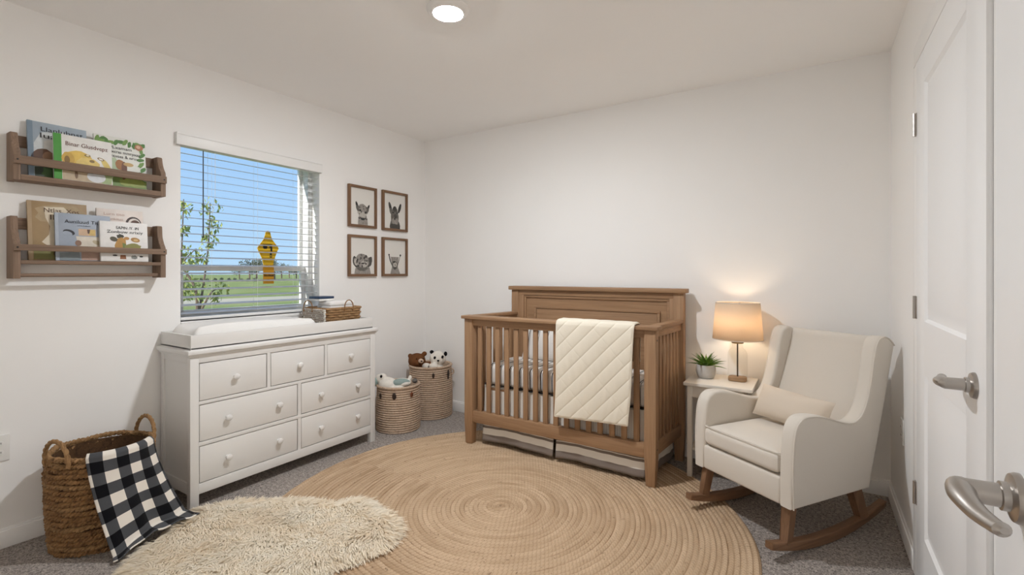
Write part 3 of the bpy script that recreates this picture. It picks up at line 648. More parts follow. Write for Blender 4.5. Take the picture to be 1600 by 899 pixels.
book('white picture book with an orange and green animal at the right of the lower shelf', .897, 1.096, 1.282, 1.483, -2.956, .013, (.80, .79, .775), None,
     [((.055, .05, .03), blob(-.018, .128, .016, .010, wob=.2, seed=50)), ((.46, .25, .06), [(-.042, .08), (-.03, .115), (-.012, .123), (.004, .112), (.006, .078), (-.0, .055), (-.04, .055)]), ((.09, .08, .05), blob(-.045, .112, .016, .012, rot=-.4, seed=51)), ((.50, .26, .08), blob(.008, .118, .012, .008, seed=52)), ((.16, .20, .05), [(-.01, .095), (.004, .09), (.012, .06), (-.008, .055)]), ((.40, .22, .07), blob(.045, .112, .020, .012, rot=-.2, seed=53)), ((.62, .44, .20), blob(.047, .111, .010, .006, seed=54)), ((.26, .25, .07), blob(.035, .075, .034, .018, wob=.1, seed=55)), ((.42, .23, .09), blob(.045, .062, .014, .009, seed=56)), ((.24, .09, .03), [(-.022, .012), (.004, .012), (.002, .032), (-.020, .032)]), ((.20, .21, .20), blob(.038, .022, .014, .009, wob=.2, seed=57)), ((.05, .05, .05), blob(-.042, .03, .010, .004, seed=58)), ((.05, .05, .05), blob(.068, .026, .008, .004, seed=59))],
     [('SAPIN /Y. IN', -.035, .164, .021, INK, .095), ('Zonbuw nrixiy', -.072, .143, .021, INK, .150)], 5)

# ------------------------------------------------------------------ framed animal prints
PAPER = simple('print_paper', (.88, .86, .83), .8, var=.02)
def grey(c, nm): return simple(nm, c, .9, var=.55, scale=70)
GL, GM, GD, GK = grey((.34, .31, .285), 'pencil_light'), grey((.15, .135, .12), 'pencil_mid'), grey((.065, .058, .052), 'pencil_dark'), simple('pencil_black', (.012, .011, .011), .8)
GW = grey((.55, .52, .48), 'pencil_pale')
def picture(label, y0, y1, z0, z1, shapes):
    wd, ht = y1 - y0, z1 - z0; t = thing('animal_print', label, 'framed print', (XL, (y0 + y1) / 2, z0), PI / 2)
    f, dp = .020, .024
    for (a0, a1, c0, c1, ax) in ((-wd / 2, -wd / 2 + f, 0, ht, 'z'), (wd / 2 - f, wd / 2, 0, ht, 'z'), (-wd / 2 + f, wd / 2 - f, 0, f, 'x'), (-wd / 2 + f, wd / 2 - f, ht - f, ht, 'x')):
        MB().box(a0, a1, -dp, -.001, c0, c1, .0015).build('frame_side', M['frame' + ax], t, world=False)
    pp = MB().box(-wd / 2 + f - .002, wd / 2 - f + .002, -.010, -.002, f - .002, ht - f + .002).build('print_sheet', PAPER, t, world=False)
    m = MB(); mats = []
    for i, (mt, pts) in enumerate(shapes):
        if mt not in mats: mats.append(mt)
        yy = -.0103 - .00006 * i; m.flat([(p, max(q, f)) for p, q in pts], lambda p, q: (p, yy, q), mats.index(mt))
    m.build('animal_drawing', mats, pp, world=False, smooth=0)
    MB().box(-wd / 2 + f - .002, wd / 2 - f + .002, -.0135, -.0128, f - .002, ht - f + .002).build('glazing', M['jar'], t, world=False)
B_ = blob
spots = [(GD, B_(random.uniform(-.04, .04), random.uniform(.07, .17), .006, .005, 8, .3, 0, i)) for i in range(14)]
picture('framed spotted animal print, upper left of the four', 2.435, 2.716, 1.586, 1.916,
        [(GL, [(-.045, 0), (.055, 0), (.05, .07), (.04, .10), (-.035, .10), (-.042, .06)]), (GW, B_(0, .135, .052, .055, wob=.06, seed=1)), (GL, B_(.002, .155, .045, .03, wob=.1, seed=2)), (GK, B_(-.054, .172, .011, .032, rot=.35, seed=3)), (GK, B_(.056, .160, .010, .032, rot=-.45, seed=4)), (GM, B_(-.05, .15, .012, .026, rot=.4, seed=5)), (GM, B_(.05, .14, .012, .026, rot=-.4, seed=6))] + spots +
        [(GK, B_(-.024, .135, .010, .008, seed=7)), (GK, B_(.030, .122, .011, .010, rot=.6, seed=8)), (GW, B_(.002, .10, .026, .022, seed=9)), (GD, [(-.045, .072), (.05, .066), (.048, .074), (-.04, .080)]), (GK, B_(.002, .068, .020, .010, seed=10))])
picture('framed long-eared dark animal print, upper right of the four', 2.778, 3.067, 1.583, 1.919,
        [(GD, [(-.055, 0), (.06, 0), (.062, .05), (.048, .085), (-.045, .085), (-.058, .04)]), (GM, [(-.04, .06), (.042, .06), (.045, .13), (.028, .19), (0, .215), (-.028, .19), (-.045, .13)]), (GK, B_(-.052, .200, .015, .046, rot=.30, seed=1)), (GK, B_(.056, .200, .014, .045, rot=-.34, seed=2)), (GM, B_(-.045, .165, .014, .03, rot=.4, seed=3)), (GD, B_(0, .19, .022, .024, seed=4)), (GL, B_(.004, .085, .036, .036, wob=.05, seed=5)), (GK, B_(-.022, .158, .009, .007, seed=6)), (GK, B_(.028, .158, .009, .007, seed=7)), (GD, B_(.008, .125, .016, .022, seed=8)), (GK, B_(.004, .105, .014, .010, seed=9)), (GL, B_(.010, .102, .006, .008, seed=10)), (GD, B_(-.002, .03, .048, .032, wob=.05, seed=11))])
curl = [(GD if i % 2 else GM, B_(.062 * math.cos(i * .9) * (.4 + .6 * (i % 5) / 4), .125 + .045 * math.sin(i * .9) * (.5 + .5 * (i % 3) / 2), .010, .007, 9, .3, i, i)) for i in range(16)]
picture('framed curly-haired animal print, lower left of the four', 2.435, 2.716, 1.196, 1.524,
        [(GL, [(-.08, 0), (.085, 0), (.072, .07), (.04, .10), (-.05, .10), (-.072, .06)]), (GM, B_(-.002, .07, .055, .028, wob=.1, seed=1)), (GD, B_(-.068, .115, .026, .045, wob=.1, rot=.3, seed=2)), (GD, B_(.072, .118, .024, .045, wob=.1, rot=-.3, seed=3)), (GL, B_(.0, .125, .068, .058, wob=.07, seed=4)), (GW, B_(-.066, .115, .016, .030, rot=.3, seed=5)), (GW, B_(.018, .10, .036, .026, seed=6))] + curl +
        [(GK, B_(-.055, .122, .008, .009, seed=7)), (GK, B_(.004, .104, .012, .006, seed=8)), (GK, B_(-.04, .085, .006, .007, seed=9)), (GD, B_(.035, .16, .01, .012, seed=10))])
picture('framed small pale animal print with thin horns, lower right of the four', 2.778, 3.067, 1.196, 1.524,
        [(GL, [(-.05, 0), (.062, 0), (.05, .05), (.032, .085), (-.03, .085), (-.045, .04)]), (GL, [(-.046, .165), (.046, .165), (.035, .08), (-.03, .08)]), (GK, [(-.072, .182), (-.062, .184), (-.045, .130), (-.028, .092), (-.034, .090), (-.058, .132)]), (GD, [(.062, .178), (.068, .18), (.046, .12), (.036, .095), (.032, .1)]), (GK, B_(-.066, .182, .008, .008, seed=1)), (GK, B_(.065, .180, .009, .009, seed=2)), (GM, B_(0, .095, .034, .036, seed=3)), (GW, B_(.002, .098, .022, .022, seed=4)), (GK, B_(-.010, .122, .016, .007, seed=5)), (GK, B_(.004, .096, .005, .004, seed=6)), (GD, B_(0, .068, .018, .012, seed=7))])

# ------------------------------------------------------------------ dresser, tray, pad, baskets
DX, DB, DY0, DY1 = -2.700, -3.035, 1.182, 2.402
dr = thing('dresser', 'white seven-drawer dresser with round knobs under the window', 'dresser', ((DX + DB) / 2, (DY0 + DY1) / 2, 0))
pw = .042
for (xa, xb) in ((DX - .036, DX), (DB, DB + .036)):
    for (ya, yb) in ((DY0, DY0 + pw), (DY1 - pw, DY1)):
        m = MB(); m.box(xa, xb, ya, yb, .0, .798, .0015); m.build('leg_post', M['white'], dr)
for (ya, yb, yo) in ((DY0 + .008, DY0 + .022, DY0), (DY1 - .022, DY1 - .008, DY1)):
    m = MB(); m.box(DB + .03, DX - .03, ya, yb, .10, .79); m.build('side_panel', M['white'], dr)
    m = MB(); q = (yo + .002, yo + .016) if yo == DY0 else (yo - .016, yo - .002)
    m.box(DB + .034, DX - .034, *q, .755, .798, .001); m.build('side_rail', M['white'], dr)
    m = MB(); m.box(DB + .034, DX - .034, *q, .075, .135, .001); m.build('side_rail', M['white'], dr)
m = MB()
m.box(DX - .022, DX, DY0 + pw, DY1 - pw, .754, .798, .001); m.box(DX - .022, DX, DY0 + pw, DY1 - pw, .536, .553, .001); m.box(DX - .022, DX, DY0 + pw, DY1 - pw, .320, .340, .001); m.box(DX - .022, DX, DY0 + pw, DY1 - pw, .072, .125, .001)
for y in (1.600, 1.988): m.box(DX - .0215, DX - .0003, y - .010, y + .010, .55, .757)
m.box(DX - .0215, DX - .0003, 1.786, 1.808, .12, .54)
m.build('face_frame', M['white'], dr)
MB().box(DB + .002, DX - .026, DY0 + .02, DY1 - .02, .10, .115).build('bottom_panel', M['white'], dr)
MB().box(DB + .002, DB + .010, DY0 + .02, DY1 - .02, .08, .79).build('back_panel', M['white'], dr)
m = MB(); m.box(DB - .012, DX + .018, DY0 - .018, DY1 + .018, .800, .824, .005, 3); m.box(DB - .004, DX + .008, DY0 - .008, DY1 + .008, .788, .802, .003); m.build('top', M['white'], dr)
shadow_gap = .0042
def drawer(y0, y1, z0, z1, knobs):
    g = shadow_gap; m = MB(); m.box(DX - .020, DX - .0015, y0 + g, y1 - g, z0 + g, z1 - g, .0015); m.box(DB + .03, DX - .018, y0 + .012, y1 - .012, z0 + .012, z1 - .03)
    d = m.build('drawer', M['white'], dr)
    for ky in knobs:
        k = MB(); k.lathe_ax([(.0095, 0), (.008, .004), (.0075, .010), (.013, .015), (.0168, .020), (.0165, .025), (.012, .0285), (1e-4, .0295)], (DX - .0018, ky, (z0 + z1) / 2), (1, 0, 0), 24); k.build('knob', M['white'], d)
for (a, b) in ((1.224, 1.590), (1.610, 1.978), (1.998, 2.360)): drawer(a, b, .553, .754, [(a + b) / 2])
for (z0, z1) in ((.340, .536), (.125, .320)):
    drawer(1.224, 1.786, z0, z1, (1.366, 1.660)); drawer(1.808, 2.360, z0, z1, (1.945, 2.238))
TZ = .824
tr = thing('changing_tray', 'white open changing tray sitting on top of the dresser', 'tray', (-2.87, 1.785, TZ))
tx0, tx1, ty0, ty1, tz1 = -3.040, -2.700, 1.185, 2.378, .901
MB().box(tx0, tx1, ty0, ty1, TZ, TZ + .010).build('tray_base', M['white'], tr)
for (a, b, c, d) in ((tx1 - .016, tx1, ty0, ty1), (tx0, tx0 + .014, ty0, ty1), (tx0 + .014, tx1 - .016, ty0, ty0 + .016), (tx0 + .014, tx1 - .016, ty1 - .016, ty1)):
    MB().box(a, b, c, d, TZ + .002, tz1, .002).build('tray_side', M['white'], tr)
def padf(a, b):
    x_ = -3.018 + .292 * a; y_ = 1.212 + .742 * b; e_ = min(a, 1 - a) * .292; q = min(b, 1 - b) * .742
    edge = min(1, e_ / .03) ** .5 * min(1, q / .035) ** .5
    z_ = .866 + .058 * edge + .030 * abs(2 * a - 1) ** 2 * edge + .006 * math.sin(b * 5) * edge
    z_ -= .020 * max(0, 1 - q / .12) * edge * (.4 + .6 * (1 - abs(2 * a - 1)))
    return (x_, y_, z_)
pd = thing('changing_pad', 'soft white contoured changing pad lying in the tray', 'changing pad', (-2.872, 1.583, TZ + .010))
m = MB(); m.grid(36, 60, padf); m.grid(36, 60, lambda a, b: (padf(a, b)[0], padf(a, b)[1], TZ + .011)); n1 = 37 * 61
bd = [i for i in range(37)] + [j * 37 + 36 for j in range(1, 61)] + [60 * 37 + i for i in range(35, -1, -1)] + [j * 37 for j in range(59, 0, -1)]
m.f += [(bd[i], bd[(i + 1) % len(bd)], bd[(i + 1) % len(bd)] + n1, bd[i] + n1) for i in range(len(bd))]; m.m += [0] * len(bd)
m.build('pad_cover', M['pad'], pd, smooth=60)
P = []
for s_ in np.linspace(0, 1, 40): P.append((-2.722 + .001 * math.sin(s_ * 20), 1.225 + .715 * s_, padf(.985, .02 + .96 * s_)[2] - .004))
MB().tube(P, .0022, 6).build('piping', M['pad'], pd)
def rrect(cx, cy, hx, hy, r, n=5):
    P = []
    for (sx_, sy_, a0) in ((1, 1, 0), (-1, 1, PI / 2), (-1, -1, PI), (1, -1, 3 * PI / 2)):
        for k in range(n + 1):
            a_ = a0 + PI / 2 * k / n; P.append((cx + sx_ * (hx - r) + r * math.cos(a_), cy + sy_ * (hy - r) + r * math.sin(a_)))
    return P
def resample(P, n):
    P = [np.array(p) for p in P]; P.append(P[0]); d = [0]
    for i in range(1, len(P)): d.append(d[-1] + np.linalg.norm(P[i] - P[i - 1]))
    o = []
    for k in range(n):
        t = d[-1] * k / n; i = max(1, np.searchsorted(d, t, 'right')); i = min(i, len(P) - 1); f = (t - d[i - 1]) / max(1e-9, d[i] - d[i - 1]); o.append(P[i - 1] * (1 - f) + P[i] * f)
    return o
def woven(m, cx, cy, hx, hy, z0, z1, rows, r, stakes, flare=.06, amp=.004, mi=0):
    n = stakes * 4
    for j in range(rows):
        f = j / max(1, rows - 1); k = 1 - flare * (1 - f); z = z0 + r + (z1 - z0 - 2 * r) * f
        P = resample(rrect(cx, cy, hx * k, hy * k, min(hx, hy) * .22), n); Q = []
        for i, p in enumerate(P):
            c = np.array((cx, cy)); d = p - c; d /= np.linalg.norm(d)
            Q.append((*(p + d * amp * math.sin(2 * PI * i / 8 + PI * j)), z))
        m.tube(Q, r, 6, True, mi)
t = thing('wicker_basket', 'brown wicker basket with a flecked end painted overexposed white and hoop handles in the changing tray', 'basket', (-2.880, 2.180, TZ + .010))
bz = TZ + .011; m = MB(); woven(m, -2.880, 2.180, .128, .142, bz, .987, 9, .0086, 30, amp=.0055); m.build('woven_wall', M['rattan'], t)
MB().box(-2.99, -2.765, 2.05, 2.31, bz, bz + .008, .003).build('basket_floor', M['rattan'], t)
m = MB()
for j in range(11): m.tube([(x_, 2.0265 - .006 * (j / 10) + .0022 * math.sin(k * PI / 2 + j * PI), bz + .008 + j * .0129) for k, x_ in enumerate(np.linspace(-2.996 - .004 * j / 10, -2.764 + .010 * j / 10, 41))], .0070, 6)
m.build('overexposed_end', M['overexposedweave'], t)  # end of the brown basket, overexposure put into its white colour
m = MB()
for j in range(11):
    for k in range(15):
        if random.random() < .9: m.ell((-2.992 + (k + .5 * (j % 2)) * .0153, 2.0190 - .006 * (j / 10), bz + .008 + j * .0129), (.0048, .0022, .0036), seg=8, rings=5)
m.build('brown_flecks', M['fleck'], t, kind='stuff')
P = [(-2.742, 2.204 + .036 * math.cos(a_), .985 + .050 * math.sin(a_)) for a_ in np.linspace(0, PI, 15)]
MB().tube([(-2.742, 2.240, .955)] + P + [(-2.742, 2.168, .955)], .0038, 8).build('hoop_handle', M['hyacinth'], t)
P = [(-2.930 + .048 * math.cos(a_), 2.014, .985 + .050 * math.sin(a_)) for a_ in np.linspace(0, PI, 15)]
MB().tube([(-2.882, 2.014, .955)] + P + [(-2.978, 2.014, .955)], .0034, 8).build('hoop_handle', M['hyacinth'], t)
t = thing('folded_towel', 'white folded towel bundle filling the brown wicker basket', 'towel', (-2.85, 2.20, bz + .01))
for k, (z, wd, dl) in enumerate(((.90, .078, 0), (.945, .076, .006), (.985, .074, -.004), (1.012, .070, .004))):
    m = MB(); m.box(-2.862 - wd + dl, -2.862 + wd + dl, 2.085, 2.295, z - .022, z + .018, .016, 4); m.build('towel_fold', M['pad'], t)
t = thing('wipes_box', 'white wipes box with a navy lid beside the towels in the basket', 'box', (-2.90, 2.085, bz + .19))
MB().box(-2.945, -2.835, 2.035, 2.150, 1.031, 1.046, .003).build('box_body', M['plate'], t); MB().box(-2.947, -2.833, 2.033, 2.152, 1.046, 1.062, .003).build('lid', simple('navy', (.02, .045, .10), .4), t)

# ------------------------------------------------------------------ laundry basket with checked blanket
LC = (-2.795, .855)
lb = thing('laundry_basket', 'tall brown woven laundry basket with two loop handles by the left wall', 'basket', (*LC, 0))
LR = lambda z: .170 + .018 * math.sin(min(1, z / .42) * PI * .75) + .004 * z
rows = 19; rr = .0125
for j in range(rows):
    z = .012 + j * (.408 / (rows - 1)); n = 96; r_ = random.Random(j); ph = r_.uniform(0, 6)
    n = 170; m = MB(); tw = 34 + (j % 3); am = .0058
    for k2 in range(2):
        P = []; R_ = []
        for k in range(n):
            a_ = 2 * PI * k / n; w_ = a_ * tw + ph + PI * k2; q = LR(z) + .0022 * math.sin(a_ * 13 + ph) + am * math.cos(w_) + r_.uniform(-.0010, .0010)
            P.append((LC[0] + q * math.cos(a_), LC[1] + q * math.sin(a_), z + .0028 * math.sin(a_ * 5 + ph) + am * math.sin(w_))); R_.append(.0076 * (1 + r_.uniform(-.10, .10) + .12 * math.sin(a_ * 21 + ph)))
        m.tube(P, R_, 6, True)
    m.build('coil', M['hyacinth2' if j in (rows - 1,) or j % 4 == 1 else 'hyacinth'], lb)
m = MB(); m.lathe([(LR(.05) - .016, .008), (LR(.2) - .014, .2), (LR(.41) - .012, .41)], 48, (*LC, 0), caps=False); m.lathe([(1e-4, .01), (LR(0) - .002, .01)], 48, (*LC, 0), caps=False); m.build('shade_lining', strand('basket_gap_shade', (.13, .068, .03), (.09, .045, .02), (.03, .015, .007)), lb)  # dark inner wall, shade between the coils put into its colour
ha = math.radians(84)
for ha in (math.radians(103), math.radians(-70)):
    d = np.array((math.cos(ha), math.sin(ha))); s_ = 1; tn = np.array((-d[1], d[0])); P = []
    for a_ in np.linspace(-.25, PI + .25, 21):
        o_ = LR(.42) + .002 + .006 * max(0, math.sin(a_)) - .020 * math.cos(a_) * s_ * 0; q = np.array(LC) + d * o_ + tn * (.066 * math.cos(a_)); P.append((q[0], q[1], .418 + .088 * math.sin(a_)))
    m = MB()
    for k in range(3):
        Q = []
        for i, p in enumerate(P): Q.append(Vector(p) + Vector((d[0], d[1], 0)) * (.0045 * math.cos(i * 1.1 + k * 2.094)) + Vector((0, 0, 1)) * (.0045 * math.sin(i * 1.1 + k * 2.094)))
        Q = spline(Q, 3); m.tube(Q, .0058, 7)
    m.build('loop_handle', M['hyacinth2'], lb)
bk = thing('checked_blanket', 'black and white buffalo-check blanket draped over the laundry basket', 'blanket', (-2.6, .92, 0))
def blanket(a, b):
    # a across the width, b along the length (inside basket -> rim -> floor)
    th = math.radians(-33 + 84 * a); R0 = LR(.42); c, s_ = math.cos(th), math.sin(th)
    rim = np.array((LC[0] + (R0 + .014) * c, LC[1] + (R0 + .014) * s_))
    foot = np.array((-2.505, .795)) * (1 - a) + np.array((-2.600, 1.120)) * a
    tip = np.array((-2.470, .785)) * (1 - a) + np.array((-2.508, 1.140)) * a
    wob = .006 * math.sin(a * 17 + 1)
    if b < .12:
        t = b / .12; ins = np.array((LC[0] + (R0 - .022) * c, LC[1] + (R0 - .022) * s_)); p = ins * (1 - t) + np.array((LC[0] + (R0 - .016) * c, LC[1] + (R0 - .016) * s_)) * t; return (p[0], p[1], .30 + .125 * t)
    if b < .20:
        t = (b - .12) / .08; q = R0 - .016 + .032 * t; return (LC[0] + q * c, LC[1] + q * s_, .425 + .021 * math.sin(PI * t) * .7 + .004)
    if b < .86:
        t = (b - .20) / .66; r2 = np.array((LC[0] + (R0 + .016) * c, LC[1] + (R0 + .016) * s_)); k = t ** 1.4
        p = r2 * (1 - k) + foot * k; return (p[0] + .5 * wob * t + .010 * t * math.sin(a * 9), p[1] + wob * t, .428 * (1 - t) + (.020 + .044 * min(1, a * 2.2)) * t + .002)
    t = (b - .86) / .14; p = foot * (1 - t) + tip * t
    return (p[0] + .010 * math.sin(a * 9) + .5 * wob + .010 * t * math.sin(a * 14), p[1] + wob, .022 + .044 * min(1, a * 2.2) - .006 * t + .008 * math.sin(a * 11 + t * 3) ** 2 * t)
m = MB(); m.grid(64, 120, blanket, uvf=lambda a, b: (a * 3.25 + .38, b * 6.0 + .1)); o = m.build('check_cloth', M['check'], bk, smooth=80); solid(o, .004, 0)

# ------------------------------------------------------------------ rope baskets and plush toys
def rope_basket(label, c, R, h, tabs, rows):
    t = thing('rope_basket', label, 'basket', (*c, 0)); pf = []; r_ = h / rows / 2
    for j in range(rows):
        for k in range(5):
            a_ = -PI / 2 + PI * k / 5; z = r_ * (2 * j + 1) + r_ * math.sin(a_); bulge = R * (.955 + .045 * math.sin(PI * min(1, (z + .06) / (h * 1.05))))
            pf.append((bulge - r_ + r_ * math.cos(a_) * 1.5, z))
    pf.append((R - r_ * 2.2, h)); inner = [(R - r_ * 2.6, h * .97), (R * .93 - r_ * 2, .02), (1e-4, .015)]
    m = MB(); m.lathe([(1e-4, .001)] + pf + inner, 72, (*c, 0)); m.build('coiled_wall', M['rope'], t, smooth=50)
    P = [(c[0] + (R - r_) * math.cos(a_), c[1] + (R - r_) * math.sin(a_), h) for a_ in np.linspace(0, 2 * PI, 72, endpoint=False)]; MB().tube(P, r_ * 1.15, 8, True).build('rim', M['rope'], t)
    for (a_, z, w_, hh, mt) in tabs:
        d = Vector((math.cos(a_), math.sin(a_), 0)); m = MB(); m.ell(Vector((*c, z)) + d * (R + .002), (w_, .006, hh), (0, 0, a_ + PI / 2), 16, 10); m.build('leather_tab', M[mt], t)
    return t
cam_a = lambda c: math.atan2(-c[1], -c[0])
S_, B2 = (-2.775, 2.705), (-2.800, 3.108); aS, aB = cam_a(S_), cam_a(B2)
rope_basket('shorter coiled rope basket next to the dresser holding a white plush toy', S_, .170, .345, [(aS - .88, .285, .012, .022, 'leather'), (aS - .18, .290, .016, .026, 'leather'), (aS + .62, .290, .013, .022, 'leather2')], 20)
tb = rope_basket('taller coiled rope basket in the corner holding two plush bears', B2, .186, .430, [(aB + .12, .372, .011, .022, 'leather'), (aB + .90, .365, .014, .042, 'leather')], 25)
P = [(B2[0] + .19 * math.cos(aB + 1.35) + .0, B2[1] + .19 * math.sin(aB + 1.35), .40)]; d = Vector((math.cos(aB + 1.35), math.sin(aB + 1.35), 0))
MB().tube([Vector((*B2, .375)) + d * (.180 + .022 * math.sin(a_)) + Vector((0, 0, .026 * math.cos(a_))) for a_ in np.linspace(0, PI, 13)], .0055, 8).build('side_loop', M['rope'], tb)
plush = lambda nm, c: simple(nm, c, .95, var=.14, scale=60, spec=.1, bs=260)
PB, PW, PK, PT, PG = plush('plush_brown', (.15, .062, .026)), plush('plush_white', (.78, .74, .67)), plush('plush_black', (.015, .013, .013)), plush('plush_tan', (.62, .46, .36)), plush('plush_mint', (.30, .38, .36))
def toy(name, label, base, ells, mat_, vox=.006):
    t = thing(name, label, 'plush toy', base); m = MB()
    for e_ in ells: m.ell(*e_)
    return t, remesh(m.build('body', mat_, t), vox, 5)
bx, by = -2.872, 3.015
t, _ = toy('teddy_bear', 'brown plush teddy bear lying in the taller rope basket', (bx, by, .30), [((bx, by, .472), (.074, .074, .064)), ((bx - .040, by - .040, .515), (.020, .020, .020)), ((bx + .050, by + .040, .530), (.022, .022, .021)), ((bx + .09, by + .055, .415), (.075, .06, .05)), ((bx + .12, by + .09, .452), (.05, .024, .02)), ((bx + .02, by + .02, .37), (.09, .08, .06))], PB)
f_ = Vector((.66, -.62, .02)).normalized()
MB().ell(Vector((bx, by, .468)) + f_ * .062 + Vector((.026, .016, .010)), (.024, .022, .020)).build('muzzle', PT, t); MB().ell(Vector((bx, by, .468)) + f_ * .084 + Vector((.028, .018, .012)), (.008, .008, .006)).build('nose', PK, t)
for k in (-1, 1): MB().ell(Vector((bx, by, .482)) + f_ * .066 + Vector((.012, .012, 0)) * k * 1.6 + Vector((.008, .008, .012)) + Vector((.014, .0, .004)), (.005, .005, .005), seg=10, rings=6).build('eye', PK, t)
px, py = -2.722, 3.112
t, _ = toy('plush_panda', 'white and black plush panda lying in the taller rope basket', (px, py, .30), [((px, py, .490), (.070, .068, .066)), ((px - .02, py - .02, .40), (.085, .075, .06)), ((px - .050, py - .085, .432), (.046, .030, .028)), ((px + .025, py - .085, .440), (.046, .032, .028))], PW)
for (q, rr_) in (((px - .040, py - .030, .546), (.020, .015, .016)), ((px + .058, py + .034, .530), (.014, .016, .020))): MB().ell(q, rr_).build('ear', PK, t)
g_ = Vector((.68, -.70, .1)).normalized()
for (q, rr_) in ((Vector((px, py, .498)) + g_ * .062 + Vector((.026, .026, .008)), (.010, .010, .014)), (Vector((px, py, .498)) + g_ * .062 + Vector((-.02, -.02, .004)), (.010, .010, .013))): MB().ell(q, rr_, (0, .4, 0)).build('eye_patch', PK, t)
MB().ell(Vector((px, py, .476)) + g_ * .069, (.010, .010, .007)).build('nose', PK, t)
MB().ell((px - .010, py - .092, .434), (.012, .020, .028), (0, .3, .5)).build('arm_band', PK, t)
wx, wy = -2.790, 2.655
t, bo = toy('plush_lamb', 'white plush toy with mint-green patch lying in the shorter rope basket', (wx, wy, .25), [((wx - .028, wy - .022, .345), (.075, .070, .062)), ((wx - .085, wy - .055, .395), (.030, .030, .034)), ((wx - .062, wy - .042, .410), (.034, .030, .026)), ((wx + .055, wy + .055, .360), (.075, .060, .034)), ((wx + .095, wy + .098, .392), (.016, .016, .024)), ((wx + .03, wy + .0, .325), (.085, .060, .03))], PW, .005)
MB().ell((wx + .068, wy + .028, .368), (.070, .036, .030), (0, 0, .75)).build('mint_patch', PG, t); MB().ell((wx - .098, wy - .080, .372), (.018, .024, .036), (.3, 0, .6)).build('mint_ear', PG, t)
MB().ell((wx - .052, wy - .066, .418), (.011, .009, .012)).build('eye', PK, t); MB().ell((wx + .130, wy + .115, .372), (.022, .022, .018)).build('foot_pad', simple('plush_grey', (.12, .11, .10), .9), t)

# ------------------------------------------------------------------ rugs
def np_mesh(name, V, quads, mat_, parent=None, loc=(0, 0, 0)):
    me = bpy.data.meshes.new(name); nq = len(quads)
    me.vertices.add(len(V)); me.vertices.foreach_set('co', V.astype(np.float32).ravel())
    me.loops.add(nq * 4); me.loops.foreach_set('vertex_index', quads.astype(np.int32).ravel())
    me.polygons.add(nq); me.polygons.foreach_set('loop_start', np.arange(0, nq * 4, 4, dtype=np.int32)); me.polygons.foreach_set('use_smooth', np.ones(nq, bool))
    me.update(calc_edges=True); me.validate(); me.materials.append(mat_)
    o = bpy.data.objects.new(name, me); C.objects.link(o); o.location = loc; o.parent = parent; return o
RC, RRad, RW = (-1.378, 2.065), 1.21, .0235
nr = int(RRad / RW); prf = [(0.0, .010)]
for j in range(nr):
    for k in range(1, 6):
        f = k / 5; prf.append(((j + f) * RW, .0055 + .0065 * math.sin(PI * f) ** .6 + .0006 * math.sin(j * 2.3)))
prf.append((nr * RW + .002, .0005)); prf = np.array(prf); ns = 420; th = np.linspace(0, 2 * PI, ns, endpoint=False)
wob = 1 + .004 * np.sin(3 * th + 1) + .003 * np.sin(7 * th)
R2 = prf[:, 0][:, None] * (1 + (wob[None, :] - 1) * (prf[:, 0][:, None] / RRad) ** 2)
V = np.stack([R2 * np.cos(th), R2 * np.sin(th), np.repeat(prf[:, 1][:, None], ns, 1) + .0008 * np.sin(th * 60 + prf[:, 0][:, None] * 160)], -1)
V[:, :, 2] = np.maximum(V[:, :, 2], .0005); i, j = np.meshgrid(np.arange(len(prf) - 1), np.arange(ns), indexing='ij'); j2 = (j + 1) % ns
Q = np.stack([i * ns + j, i * ns + j2, (i + 1) * ns + j2, (i + 1) * ns + j], -1).reshape(-1, 4)[:, ::-1]
tag(np_mesh('jute_rug', V.reshape(-1, 3), Q[:, ::-1], M['jute'], loc=(*RC, 0)), 'large round braided jute rug in the middle of the floor', 'rug')
OUT = [(-1.605, 1.50), (-1.66, 1.60), (-1.75, 1.655), (-1.86, 1.665), (-1.98, 1.695), (-2.08, 1.66), (-2.14, 1.57), (-2.27, 1.52), (-2.42, 1.455), (-2.54, 1.33), (-2.61, 1.225), (-2.625, 1.12), (-2.56, 1.00), (-2.43, .89), (-2.33, .80), (-2.22, .73), (-2.08, .76), (-1.95, .86), (-1.80, .95), (-1.72, 1.08), (-1.685, 1.20), (-1.655, 1.29), (-1.615, 1.40)]
poly = np.array(spline(OUT, 6, True))
sh = thing('sheepskin_rug', 'cream fluffy sheepskin rug lying over the jute rug in front of the dresser', 'rug', (-2.1, 1.25, 0))
def dist_in(P):
    A = poly; B = np.roll(poly, -1, 0); d = np.full(len(P), 9.0); ins = np.zeros(len(P), bool); nx = np.zeros((len(P), 2))
    for a, b in zip(A, B):
        ab = b - a; t = np.clip(((P - a) @ ab) / (ab @ ab), 0, 1); q = P - (a + t[:, None] * ab); dd = np.hypot(q[:, 0], q[:, 1]); m_ = dd < d; d[m_] = dd[m_]; nx[m_] = q[m_]
        c = ((a[1] > P[:, 1]) != (b[1] > P[:, 1])); x_ = (b[0] - a[0]) * (P[:, 1] - a[1]) / (b[1] - a[1] + 1e-12) + a[0]; ins ^= c & (P[:, 0] < x_)
    return d, ins, nx / (np.linalg.norm(nx, axis=1)[:, None] + 1e-9)
NS = 85000; P = np.column_stack([rng.uniform(-2.66, -1.58, NS * 2), rng.uniform(.70, 1.72, NS * 2)]); d, ins, nx = dist_in(P); ins &= ~((P[:, 0] < -2.475) & (P[:, 1] < 1.13)); P, d, nx = P[ins][:NS], d[ins][:NS], nx[ins][:NS]; n = len(P)
